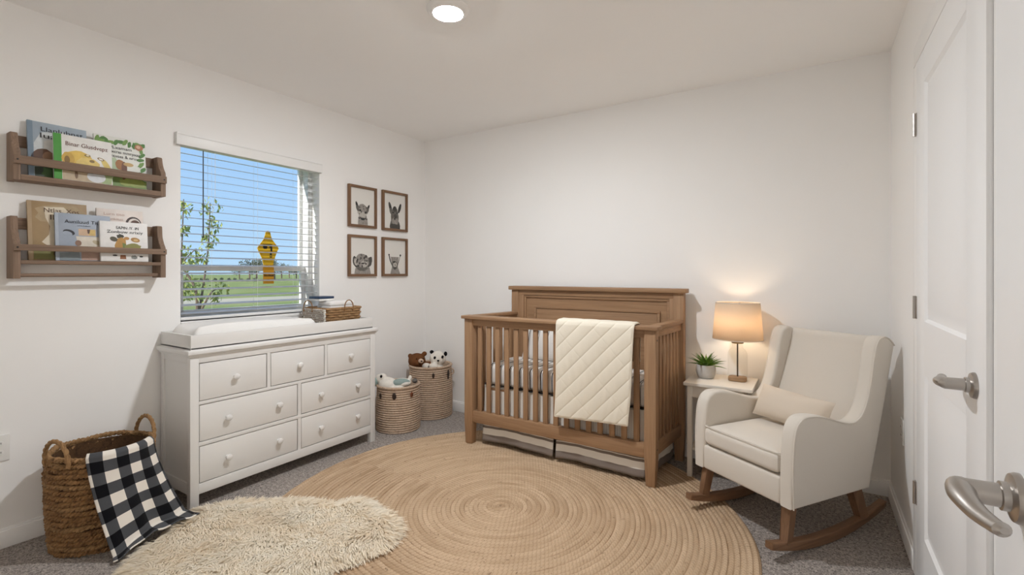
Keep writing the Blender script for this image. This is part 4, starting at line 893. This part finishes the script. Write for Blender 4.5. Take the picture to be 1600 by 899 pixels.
def nz(P, s_, o_): return np.sin(P[:, 0] * s_ + o_ + 1.7 * np.sin(P[:, 1] * s_ * .8 + o_)) * np.cos(P[:, 1] * s_ * 1.1 - o_ + 1.3 * np.sin(P[:, 0] * s_ * .7))
hgt = .014 + .016 * np.clip(d / .09, 0, 1); ed = np.clip(1 - d / .09, 0, 1)
NL = 5500; K = np.column_stack([rng.uniform(-2.66, -1.58, NL * 2), rng.uniform(.70, 1.72, NL * 2)]); kd, kin, knx = dist_in(K); K, kd, knx = K[kin][:NL], kd[kin][:NL], knx[kin][:NL]
own = np.zeros(n, int)
for q in range(0, n, 4000): own[q:q + 4000] = ((K ** 2).sum(1)[None, :] - 2 * (P[q:q + 4000] @ K.T)).argmin(1)
ked = np.clip(1 - kd / .10, 0, 1)
fx_ = -knx[:, 0] * ked * 1.3 + .60 * nz(K, 9, 0) + .35 * nz(K, 31, 1) + .22 * rng.normal(size=len(K)) + .45; fy_ = -knx[:, 1] * ked * 1.3 + .60 * nz(K, 8, 3) + .35 * nz(K, 27, 2) + .22 * rng.normal(size=len(K)) - .45
fn_ = np.hypot(fx_, fy_) + 1e-6; kl = .040 + .022 * rng.random(len(K)); ktip = np.column_stack([K[:, 0] + fx_ / fn_ * kl, K[:, 1] + fy_ / fn_ * kl, .030 + .016 * np.clip(kd / .08, 0, 1) + .009 * rng.random(len(K)) + .005 * nz(K, 24, 1) - .016 * ked])
root = np.column_stack([P, hgt * .8]); jit = rng.normal(size=(n, 3)) * np.array((.012, .012, .004)); off = np.column_stack([P - K[own], np.zeros(n)])
tip = ktip[own] + off * .93 + jit; tip[:, 2] = np.maximum(tip[:, 2], .016)
mid = root * .45 + tip * .55; mid[:, 2] = np.maximum(root[:, 2], tip[:, 2]) + .010 + .006 * rng.random(n) - .010 * ed
D = tip - root; D /= np.linalg.norm(D, axis=1)[:, None]; side = np.column_stack([-D[:, 1], D[:, 0], np.zeros(n)]); side /= np.linalg.norm(side, axis=1)[:, None] + 1e-9; side += rng.normal(size=(n, 3)) * .25
segs = []; nors = []; up = np.array((0, 0, 1.0))
lat = off / (np.linalg.norm(off, axis=1)[:, None] + 1e-9) * np.minimum(1, np.linalg.norm(off, axis=1) / .012)[:, None]
for t_, wd in ((0, .0021), (.35, .0020), (.72, .0014), (1, .0003)):
    c = root * (1 - t_) ** 2 + mid * (2 * t_ * (1 - t_)) + tip * t_ ** 2; segs += [c - side * wd, c + side * wd]
    nn = up + lat * .30 + D * (.7 * t_ - .2); nn /= np.linalg.norm(nn, axis=1)[:, None]; nors += [nn, nn]
V = np.stack(segs, 1).reshape(-1, 3); NN = np.stack(nors, 1).reshape(-1, 3); b = np.arange(n)[:, None] * 8; Q = np.concatenate([np.concatenate([b + k + 2, b + k + 3, b + k + 1, b + k], 1) for k in (0, 2, 4)])
o = np_mesh('wool_pile', V - np.array((-2.1, 1.25, 0)), Q, M['fur'], sh); o['kind'] = 'stuff'
try: o.data.normals_split_custom_set_from_vertices(NN.tolist())
except Exception as ex: print('normals', ex)
m = MB(); cc = poly.mean(0)
rings = [(1.0, .013), (.985, .022), (.93, .030), (.8, .034), (.5, .036), (.15, .036)]
Vv = [(cc[0] + (p[0] - cc[0]) * k, cc[1] + (p[1] - cc[1]) * k, z) for k, z in rings for p in poly]; N = len(poly)
m.add(Vv, [(r_ * N + i, r_ * N + (i + 1) % N, (r_ + 1) * N + (i + 1) % N, (r_ + 1) * N + i) for r_ in range(len(rings) - 1) for i in range(N)] + [tuple((len(rings) - 1) * N + i for i in range(N))])
m.build('hide', M['fur'], sh, smooth=60)

# ------------------------------------------------------------------ crib
FL = .012
cr = thing('crib', 'brown wooden slatted baby crib with a tall panelled headboard', 'crib', (-1.41, 2.98, 0))
def post(x0, x1, y0, y1, z0, z1, tp=.80):
    bm = bmesh.new(); zt = z0 + .17; V = []
    cx, cy = (x0 + x1) / 2, (y0 + y1) / 2
    for z, k in ((z0, tp), (zt, 1), (z1, 1)): V.append([bm.verts.new((cx + sx_ * (x1 - x0) / 2 * k, cy + sy_ * (y1 - y0) / 2 * k, z)) for sx_, sy_ in ((-1, -1), (1, -1), (1, 1), (-1, 1))])
    bm.faces.new(V[0][::-1]); bm.faces.new(V[2])
    for r_ in (0, 1):
        for i in range(4): bm.faces.new((V[r_][i], V[r_][(i + 1) % 4], V[r_ + 1][(i + 1) % 4], V[r_ + 1][i]))
    bmesh.ops.bevel(bm, geom=bm.edges[:], offset=.003, segments=2, profile=.5, affect='EDGES'); m = MB(); m.bm(bm); m.build('post', M['cribz'], cr)
PF = (2.690, 2.752)
post(-2.104, -2.038, *PF, FL, .899); post(-.814, -.748, *PF, FL, .899)
HY = (3.190, 3.250); HXL, HXR = (-2.022, -1.960), (-.772, -.708)
post(*HXL, *HY, 0, 1.092); post(*HXR, *HY, 0, 1.092)
MB().box(-2.122, -.732, 2.672, 2.768, .899, .921, .004).build('top_rail_cap', M['cribx'], cr)
MB().box(-2.040, -.812, 2.702, 2.742, .852, .899, .002).build('top_rail', M['cribx'], cr)
MB().box(-2.040, -.812, 2.700, 2.744, .168, .248, .003).build('bottom_rail', M['cribx'], cr)
m = MB(); m.box(-.017, .017, -.0085, .0085, 0, .614, .003); s0 = m.build('slat', M['cribz'], cr, world=False)
for i in range(16):
    o = s0 if i == 0 else dup(s0, cr)
    o.location = Vector((-1.988 + i * .0748, 2.722, .243)) - cr.location
for (xa, xb) in ((-2.071, -1.991), (-.781, -.740)):
    m = MB(); m.bar((xa, 2.770, .9095), (xb, 3.192, .9095), .062, .022, .004); m.build('end_rail_cap', M['criby'], cr)
    m = MB(); m.bar((xa, 2.750, .876), (xb, 3.195, .876), .034, .048, .002); m.build('end_rail', M['criby'], cr)
    m = MB(); m.bar((xa, 2.750, .208), (xb, 3.195, .208), .034, .080, .003); m.build('end_bottom_rail', M['criby'], cr)
    se = None; ang = math.atan2(xb - xa, 3.2 - 2.75)
    for i in range(7):
        f = (i + .85) / 7.7; p = Vector((xa + (xb - xa) * f, 2.750 + .445 * f, .243)) - cr.location
        if se is None:
            m = MB(); m.box(-.0085, .0085, -.016, .016, 0, .614, .003); se = m.build('end_slat', M['cribz'], cr, world=False); se.location = p; se.rotation_euler = (0, 0, -ang)
        else: dup(se, cr, p)
# headboard
hx0, hx1 = HXL[1], HXR[0]
MB().box(-2.040, -.690, 3.168, 3.268, 1.092, 1.121, .005).build('headboard_cap', M['cribx'], cr)
m = MB(); m.box(hx0 - .002, hx1 + .002, 3.196, 3.240, 1.052, 1.094, .002); m.build('headboard_top_rail', M['cribx'], cr)
for (a, b) in ((hx0 - .002, -1.914), (-.800, hx1 + .002)): MB().box(a, b, 3.196, 3.240, .22, 1.054, .002).build('headboard_stile', M['cribz'], cr)
MB().box(-1.916, -.798, 3.215, 3.236, .22, 1.056).build('headboard_panel', M['cribx'], cr)
m = MB()
zo, bw = .970, .018                              # stepped moulding of the inner panel
m.box(-1.826, -.862, 3.203, 3.217, zo - bw, zo, .003); m.box(-1.826, -1.808, 3.203, 3.217, .40, zo - .016, .003); m.box(-.880, -.862, 3.203, 3.217, .40, zo - .016, .003)
m.build('inner_moulding', M['cribx'], cr)
m = MB(); m.box(-1.806, -.882, 3.2085, 3.216, .42, zo - .022, .002); m.build('inner_panel', M['cribx'], cr)
m = MB(); m.box(-1.914, -.800, 3.203, 3.216, 1.034, 1.053, .003); m.box(-1.914, -1.898, 3.203, 3.216, .40, 1.036, .003); m.box(-.816, -.800, 3.203, 3.216, .40, 1.036, .003); m.build('outer_moulding', M['cribx'], cr)
m = MB(); m.box(-1.96, -.80, 2.77, 3.19, .395, .412, .003); m.build('mattress_support', M['cribx'], cr)
bolt = []
for (p, d) in (((-.748, 2.722, .84), (1, 0, 0)), ((-.748, 2.722, .22), (1, 0, 0)), ((-.742, 3.158, .835), (1, 0, 0))):
    m = MB(); m.lathe_ax([(.0055, 0), (.0055, .0015), (1e-4, .0018)], p, d, 12); m.build('bolt', M['black'], cr)
# mattress, pillow, skirt, quilt
mt = thing('crib_mattress', 'crib mattress in a white sheet with thin dark stripes', 'mattress', (-1.39, 2.97, .43))
m = MB(); m.box(-1.985, -.812, 2.768, 3.186, .430, .575, .032, 5); m.build('fitted_sheet', M['sheet'], mt, smooth=60)
P = [(x_, 2.766 - .004, .432 + .006 * math.sin((x_ + 2) * 75)) for x_ in np.linspace(-1.975, -.822, 90)]
MB().tube(P, .0048, 6).build('dark_piping', M['black'], mt)
MB().tube([(-1.985, y_, .434) for y_ in np.linspace(2.78, 3.16, 12)], .0048, 6).build('dark_piping', M['black'], mt); MB().tube([(-.808, y_, .434) for y_ in np.linspace(2.78, 3.16, 12)], .0048, 6).build('dark_piping', M['black'], mt)
def pillow_mesh(w_, h_, t_, pinch=.06, nu=28, nv=18):
    m = MB()
    for s_ in (1, -1):
        def fn(a, b):
            u_, v_ = 2 * a - 1, 2 * b - 1; q = (1 - abs(u_) ** 3.0) * (1 - abs(v_) ** 2.6); k = max(0, q) ** .55
            ku = 1 - pinch * (1 - abs(v_) ** 2) * abs(u_) ** 4 * 0 - pinch * (1 - v_ * v_) * .5; kv = 1 - pinch * (1 - u_ * u_) * .8
            return (u_ * w_ / 2 * ku, s_ * t_ / 2 * k, v_ * h_ / 2 * kv)
        mm = MB(); mm.grid(nu, nv, fn); m.add(mm.v, mm.f if s_ < 0 else [f[::-1] for f in mm.f], 0, mm.uv)
    return m
pl = thing('crib_pillow', 'striped cushion propped against the crib headboard', 'pillow', (-1.53, 3.130, .690), (math.radians(-10), 0, 0))
pillow_mesh(.70, .245, .10).build('pillow_case', M['sheetpillow'], pl, world=False, smooth=60)
P = [(-.34 + .68 * s_, -.004, -.119 + .002 * math.sin(s_ * 60)) for s_ in np.linspace(0, 1, 50)]; MB().tube(P, .004, 6).build('dark_piping', M['black'], pl, world=False)
sk = thing('crib_skirt', 'white crib skirt with taupe hem stripes hanging under the crib', 'crib skirt', (-1.39, 2.97, 0))
def skirt_panel(p0, p1, nrm, z0, z1, flare, ph):
    p0, p1, nrm = np.array(p0), np.array(p1), np.array(nrm); L = np.linalg.norm(p1 - p0)
    def fn(a, b):
        z = z1 + (z0 - z1) * b; p = p0 + (p1 - p0) * a + nrm * (flare * b ** 2 + .0045 * b * math.sin(a * L * 22 + ph) + .002 * math.sin(a * L * 60 + ph))
        return (p[0], p[1], z + .010 * b * math.sin(a * PI * 1.0 + ph * .3) ** 2)
    m = MB(); m.grid(60, 24, fn, uvf=lambda a, b: (a * L, (z1 - z0) * (1 - b))); o = m.build('skirt_panel', M['skirt'], sk, smooth=80); solid(o, .0025)
skirt_panel((-1.985, 2.775), (-1.420, 2.765), (0, -1), .038, .425, .030, .5); skirt_panel((-1.400, 2.765), (-.822, 2.765), (0, -1), .034, .425, .028, 2.1)
skirt_panel((-.815, 2.775), (-.790, 3.185), (1, 0), .036, .425, .022, 1.0); skirt_panel((-1.985, 2.775), (-1.975, 3.185), (-1, 0), .036, .425, .012, 3.0)
qu = thing('crib_quilt', 'cream quilted blanket folded over the front rail of the crib', 'quilt', (-1.11, 2.70, .92))
path = [(2.782, .70), (2.779, .86), (2.776, .905), (2.768, .924), (2.748, .930), (2.720, .931), (2.690, .930), (2.672, .926), (2.663, .912), (2.660, .88), (2.659, .70), (2.656, .50), (2.650, .334)]
PP = np.array(spline(path, 10)); dl = np.concatenate([[0], np.cumsum(np.linalg.norm(np.diff(PP, axis=0), axis=1))]); LT = dl[-1]
def quilt(a, b):
    s_ = b * LT; y_ = np.interp(s_, dl, PP[:, 0]); z_ = np.interp(s_, dl, PP[:, 1]); i = min(np.searchsorted(dl, s_), len(PP) - 1); tn = PP[i] - PP[max(i - 1, 0)]; tn = tn / (np.linalg.norm(tn) + 1e-9); nrm = np.array((tn[1], -tn[0]))
    X = -1.355 + .490 * a; fall = max(0, .93 - z_) / .6 if s_ > .3 else 0
    X += (.0 if a < .5 else -.028 * fall * (2 * a - 1)) + .004 * math.sin(z_ * 14) * fall
    g = (a * .49 - (LT - s_) * 1.0) / .104; g2 = (a * .49 + (LT - s_) * .95) / .26
    puff = .0034 * (1 - math.exp(-abs(math.sin(PI * g)) * 9)) + .0022 * abs(math.sin(PI * g)) + .0009 * (1 - math.exp(-abs(math.sin(PI * g2)) * 20))
    ed = min(a, 1 - a) * .49; eb = LT - s_; e_ = min(1, min(ed, eb) / .010); puff *= e_ ** .5
    crk = .0011 * math.sin(a * 62 + 3 * math.sin(z_ * 9)) * fall + .006 * math.sin(a * 6.3 + 1) * fall
    k = -(puff + crk) if True else 0
    return (X, y_ + nrm[0] * -k * -1 * (-1), z_ + nrm[1] * -k * -1 * (-1) + .018 * a * fall)
m = MB(); m.grid(200, 320, quilt); o = m.build('quilted_top', M['quilt'], qu, smooth=80); sm = solid(o, .005, 0)
for (a0, b0, a1, b1) in ((0, 1, 1, 1), (0, .1, 0, 1), (1, .1, 1, 1)):
    P = [quilt(a0 + (a1 - a0) * t_, b0 + (b1 - b0) * t_) for t_ in np.linspace(0, 1, 60)]; MB().tube(P, .0045, 6).build('bound_edge', M['quilt'], qu)

# ------------------------------------------------------------------ side table, plant, lamp
TX0, TX1, TY0, TY1, TH = -.655, -.284, 2.940, 3.288, .575
M['table'] = paint('table_paint', (.74, .70, .635), .45, 60, .03, .02, .4)
tb = thing('side_table', 'small cream painted side table between the crib and the rocking chair', 'side table', ((TX0 + TX1) / 2, (TY0 + TY1) / 2, 0))
m = MB(); m.box(TX0, TX1, TY0, TY1, TH - .020, TH, .004, 3); m.build('table_top', M['table'], tb)
for x_ in (TX0 + .018, TX1 - .078):
    for y_ in (TY0 + .018, TY1 - .046): MB().box(x_, x_ + .028, y_, y_ + .028, .0125 if (x_ < -.6 and y_ < 3) else 0, TH - .019, .002).build('leg', M['table'], tb)
for (a, b, c, d) in ((TX0 + .044, TX1 - .076, TY0 + .022, TY0 + .036), (TX0 + .044, TX1 - .076, TY1 - .036, TY1 - .022), (TX0 + .022, TX0 + .036, TY0 + .044, TY1 - .044), (TX1 - .068, TX1 - .054, TY0 + .044, TY1 - .044)):
    MB().box(a, b, c, d, TH - .088, TH - .019, .0015).build('apron', M['table'], tb)
MB().box(TX0 + .03, TX1 - .062, TY0 + .03, TY1 - .03, .17, .185, .002).build('lower_shelf', M['table'], tb)
pc = (-.563, 3.135, TH)
pt = thing('potted_plant', 'spiky green succulent in a grey concrete pot on the side table', 'plant', pc)
m = MB(); m.lathe([(.040, 0), (.046, .004), (.054, .022), (.058, .045), (.057, .068), (.054, .082), (.0505, .083), (.050, .072), (1e-4, .070)], 40, pc); m.build('pot', simple('concrete', (.50, .485, .46), .85, var=.18, scale=28, bs=60), pt)
m = MB(); m.lathe([(.050, .0735), (1e-4, .0765)], 24, pc, caps=False); m.build('soil', simple('soil', (.03, .022, .015), 1), pt)
def leaf_mat():
    t = NT('succulent_leaf'); c = t.coords(); sp = t.n('SeparateXYZ'); t.set(sp.inputs[0], c); n = t.noise(c, 30, 3)
    col = t.mix(t.ramp(sp.outputs[0], .02, .115), (.20, .33, .045), (.04, .10, .025)); col = t.mix(t.math('MULTIPLY', n, .4), col, (.10, .20, .03)); return t.done(t.bsdf(col, .4, 0, None, .4))
LM = leaf_mat(); m = MB(); ln = .115; V = []; F = []
for i in range(9):
    f = i / 8; wd = .0085 * (1 - f ** 2.2) * (.75 + .5 * f * (1 - f) * 2) + .0003; cz = .030 * f * f * -1
    V += [(ln * f, -wd, cz + wd * .55), (ln * f, 0, cz - wd * .3), (ln * f, wd, cz + wd * .55), (ln * f, 0, cz + wd * .25)]
for i in range(8):
    for k in range(4): F.append((i * 4 + k, i * 4 + (k + 1) % 4, i * 4 + 4 + (k + 1) % 4, i * 4 + 4 + k))
m.add(V, F); l0 = m.build('leaf', LM, pt, world=False, smooth=50); l0.location = (0, 0, .074)
r_ = random.Random(4)
for i in range(44):
    o = l0 if i == 0 else dup(l0, pt); el = math.radians(18 + 66 * (i / 44) ** .9 + r_.uniform(-6, 6)); az = i * 2.39996 + r_.uniform(-.2, .2); q = .022 * (1 - i / 44)
    o.location = (q * math.cos(az), q * math.sin(az), .072); o.rotation_euler = (0, -el, az); s_ = (.80 + .22 * r_.random()) * (1 - .16 * i / 44); o.scale = (s_, 1, 1)
lp = (-.386, 3.150, TH)
la = thing('table_lamp', 'lit table lamp with a clear glass jar base and linen drum shade', 'lamp', lp)
m = MB(); pts = rrect(0, 0, .056, .044, .030, 8); m.prism([(p[0], p[1]) for p in pts], lambda p, q, z: (lp[0] + p * .9, lp[1] + q * .9, lp[2] + z), 0, .026, .005, 3); m.build('wood_base', wood('lamp_base_wood', 0, (.42, .27, .15), (.34, .21, .115), (.2, .12, .06)), la)
m = MB(); m.lathe([(.050, .027), (.053, .031), (.054, .045), (.054, .155), (.052, .170), (.044, .186), (.034, .196), (.030, .202), (.030, .222), (.033, .226), (.0325, .229), (.029, .229)], 40, lp, caps=False); m.build('glass_jar', M['jar'], la)
m = MB(); m.tube([(lp[0] - .0, lp[1], lp[2] + .026), (lp[0], lp[1], lp[2] + .268)], .0042, 10); m.lathe([(.012, .226), (.012, .236), (.007, .240), (.007, .252), (.012, .254), (.012, .290)], 20, lp); m.build('stem', simple('dark_bronze', (.07, .05, .035), .35, .8), la)
m = MB(); m.lathe([(.0315, .226), (.034, .229), (.034, .236), (.011, .238)], 32, lp, caps=False); m.build('jar_collar', simple('brass', (.40, .27, .13), .35, .9), la)
def shade_mat():
    t = NT('lamp_shade_linen'); n = t.noise(t.coords('Object', (1, 1, .2)), 420, 2); c = t.mix(n, (.78, .66, .52), (.84, .74, .62)); d = t.n('BsdfDiffuse'); t.set(d.inputs[0], c); tr_ = t.n('BsdfTranslucent'); tr_.inputs[0].default_value = (.90, .77, .61, 1)
    mx = t.n('MixShader'); mx.inputs[0].default_value = .42; t.set(mx.inputs[1], d.outputs[0]); t.set(mx.inputs[2], tr_.outputs[0]); return t.done(mx)
m = MB(); m.lathe([(.139, .252), (.122, .470)], 64, lp, caps=False); o = m.build('lamp_shade', shade_mat(), la, smooth=60); solid(o, .0016)
for (r_2, z) in ((.139, .252), (.122, .470)): MB().tube([(lp[0] + r_2 * math.cos(a_), lp[1] + r_2 * math.sin(a_), lp[2] + z) for a_ in np.linspace(0, 2 * PI, 64, endpoint=False)], .0022, 6, True).build('shade_trim', M['linen'], la)
m = MB(); m.tube([(lp[0] - .122, lp[1], lp[2] + .462), (lp[0] + .122, lp[1], lp[2] + .462)], .0016, 6); m.tube([(lp[0], lp[1] - .122, lp[2] + .462), (lp[0], lp[1] + .122, lp[2] + .462)], .0016, 6); m.build('spider', M['nickel'], la)
m = MB(); m.lathe([(.012, .288), (.014, .300), (.026, .330), (.030, .350), (.026, .372), (.012, .384), (1e-4, .387)], 24, lp); m.build('bulb', emit('warm_bulb', (1, .78, .54), BULB_STRENGTH), la)

# ------------------------------------------------------------------ wing-back rocking chair
SC = .976; CZ = 1.2247
cO = Vector((-.31 * SC, 2.549 * SC, 0)); yaw = math.radians(56 - 90)
ch = thing('rocking_chair', 'cream upholstered wing-back armchair on wooden rockers in the right corner', 'chair', cO, yaw)
Zl = lambda z: CZ - (CZ - z) * SC
HWD = .283 * SC
def q2(L): return [(p * SC, Zl(z)) for p, z in L]
top = q2([(0.0, .30), (.006, .44), (.022, .535), (.060, .580), (.12, .588), (.22, .572), (.33, .538), (.42, .524), (.485, .553), (.530, .625), (.560, .725), (.582, .825), (.610, .893), (.655, .914), (.705, .900), (.742, .868)])
full = [tuple(p) for p in spline(top, 5)]
prof_side = [(0.535 * SC, Zl(.192)), (.0, Zl(.192))] + full
AW = .066
for s_ in (-1, 1):
    x0, x1 = (HWD - AW, HWD) if s_ > 0 else (-HWD, -HWD + AW)
    m = MB(); m.prism(prof_side, lambda p, q, a_: (a_, p, q), x0, x1, .017, 4); m.build('arm_wing', M['linen'], ch, world=False, smooth=50)
    xo = s_ * (HWD - .003); P = [(xo, p - .000, q) for p, q in ([(.006, Zl(.196))] + full[2:])]
    P = [(xo, p + .004, q - .004) for _, p, q in P]; MB().tube(spline(P, 1), .0036, 6).build('welt', M['linen'], ch, world=False)
iw = HWD - AW + .006
m = MB(); m.box(-iw, iw, .0, .50, Zl(.192), Zl(.315), .012, 3); m.build('seat_base', M['linen'], ch, world=False)
def cushion(m, x0, x1, y0, y1, z0, z1, crown):
    bm = bmesh.new(); bmesh.ops.create_cube(bm, size=1); bmesh.ops.subdivide_edges(bm, edges=bm.edges[:], cuts=9, use_grid_fill=True)
    for v in bm.verts:
        p = [v.co.x * 2, v.co.y * 2, v.co.z * 2]; k = (1 - abs(p[0]) ** 4) * (1 - abs(p[1]) ** 4)
        zz = p[2] * (1 + crown * k) ; r_ = (abs(p[2]) ** 6) * .030
        px_ = (x0 + x1) / 2 + p[0] * ((x1 - x0) / 2 - r_ * abs(p[0]) ** 8); py_ = (y0 + y1) / 2 + p[1] * ((y1 - y0) / 2 - r_ * abs(p[1]) ** 8)
        v.co = Vector((px_, py_, (z0 + z1) / 2 + zz * (z1 - z0) / 2))
    m.bm(bm)
m = MB(); cushion(m, -iw + .004, iw - .004, -.006, .44, Zl(.318), Zl(.420), .16); o = m.build('seat_cushion', M['linen'], ch, world=False, smooth=70); subsurf(o, 1)
P = [(-iw + .006, .02, Zl(.416))] + [(x_, -.004 + .012 * abs(x_ / iw) ** 6, Zl(.4165) + .006 * (1 - (x_ / iw) ** 2)) for x_ in np.linspace(-iw + .012, iw - .012, 30)] + [(iw - .006, .02, Zl(.416))]
MB().tube(P, .0032, 6).build('welt', M['linen'], ch, world=False)
# inner back: slab leaning between the wings
def bslab(m, xa, xb, p0, p1, th, bev):
    p0, p1 = np.array(p0), np.array(p1); d = (p1 - p0) / np.linalg.norm(p1 - p0); nrm = np.array((-d[1], d[0])) * -1
    P = [p0, p1, p1 + nrm * th, p0 + nrm * th]; m.prism([tuple(p) for p in P], lambda p, q, a_: (a_, p, q), xa, xb, bev, 4)
m = MB(); bp = spline([(.455, .40), (.500, .48), (.556, .58), (.612, .72), (.655, .84), (.668, .888), (.682, .908), (.70, .910)], 5); bq = [(.728, .880), (.66, .62), (.56, .30), (.53, .215), (.44, .215)]
m.prism([tuple(p) for p in bp] + bq, lambda p, q, a_: (a_, p, q), -iw - .004, iw + .004, .010, 3); m.build('backrest', M['linen'], ch, world=False, smooth=60)
m = MB(); m.prism(q2([(.545, .192), (.575, .30), (.66, .57), (.747, .872), (.72, .885), (.52, .20)]), lambda p, q, a_: (a_, p, q), -HWD + .004, HWD - .004, .004, 2); m.build('back_panel', M['linen'], ch, world=False)
# rockers and legs
def rocker(s_):
    x0 = s_ * .236 * SC; P = []
    for t_ in np.linspace(0, 1, 26):
        y_ = -.088 + .80 * t_; z_ = .42 * ((y_ - .27)) ** 2; P.append((y_, z_))
    z0 = min(p[1] for p in P); oz = FL if s_ < 0 else .002
    up = [(y_, z_ - z0 + oz) for y_, z_ in P]; th = [.020 + .026 * math.sin(PI * min(1, .12 + k / 25 * .8)) for k in range(26)]
    outl = up + [(y_ + .002, z_ + t_) for (y_, z_), t_ in zip(up[::-1], th[::-1])]
    m = MB(); m.prism(outl, lambda p, q, a_: (x0 + a_, p, q), -.020, .020, .006, 3); r2 = m.build('rocker', M['rocky'], ch, world=False)
    f = lambda y_: (.42 * (y_ - .27) ** 2 - z0 + oz + .030)
    m = MB(); m.bar((x0, .020, f(.02)), (x0 - s_ * .006, .050, Zl(.20)), .034, .040, .004, taper=1.2); m.build('front_leg', M['rockz'], ch, world=False)
    m = MB(); m.bar((x0, .545, f(.545)), (x0 - s_ * .006, .485, Zl(.20)), .034, .040, .004, taper=1.2); m.build('rear_leg', M['rockz'], ch, world=False)
rocker(-1); rocker(1)
lpw = thing('lumbar_pillow', 'small oblong beige pillow leaning on the rocking chair seat', 'pillow', ch.matrix_basis @ Vector((.000, .372, Zl(.520))), (math.radians(-28), math.radians(2), yaw))
pillow_mesh(.385, .175, .12, .07).build('pillow_cover', M['linen2'], lpw, world=False, smooth=60)
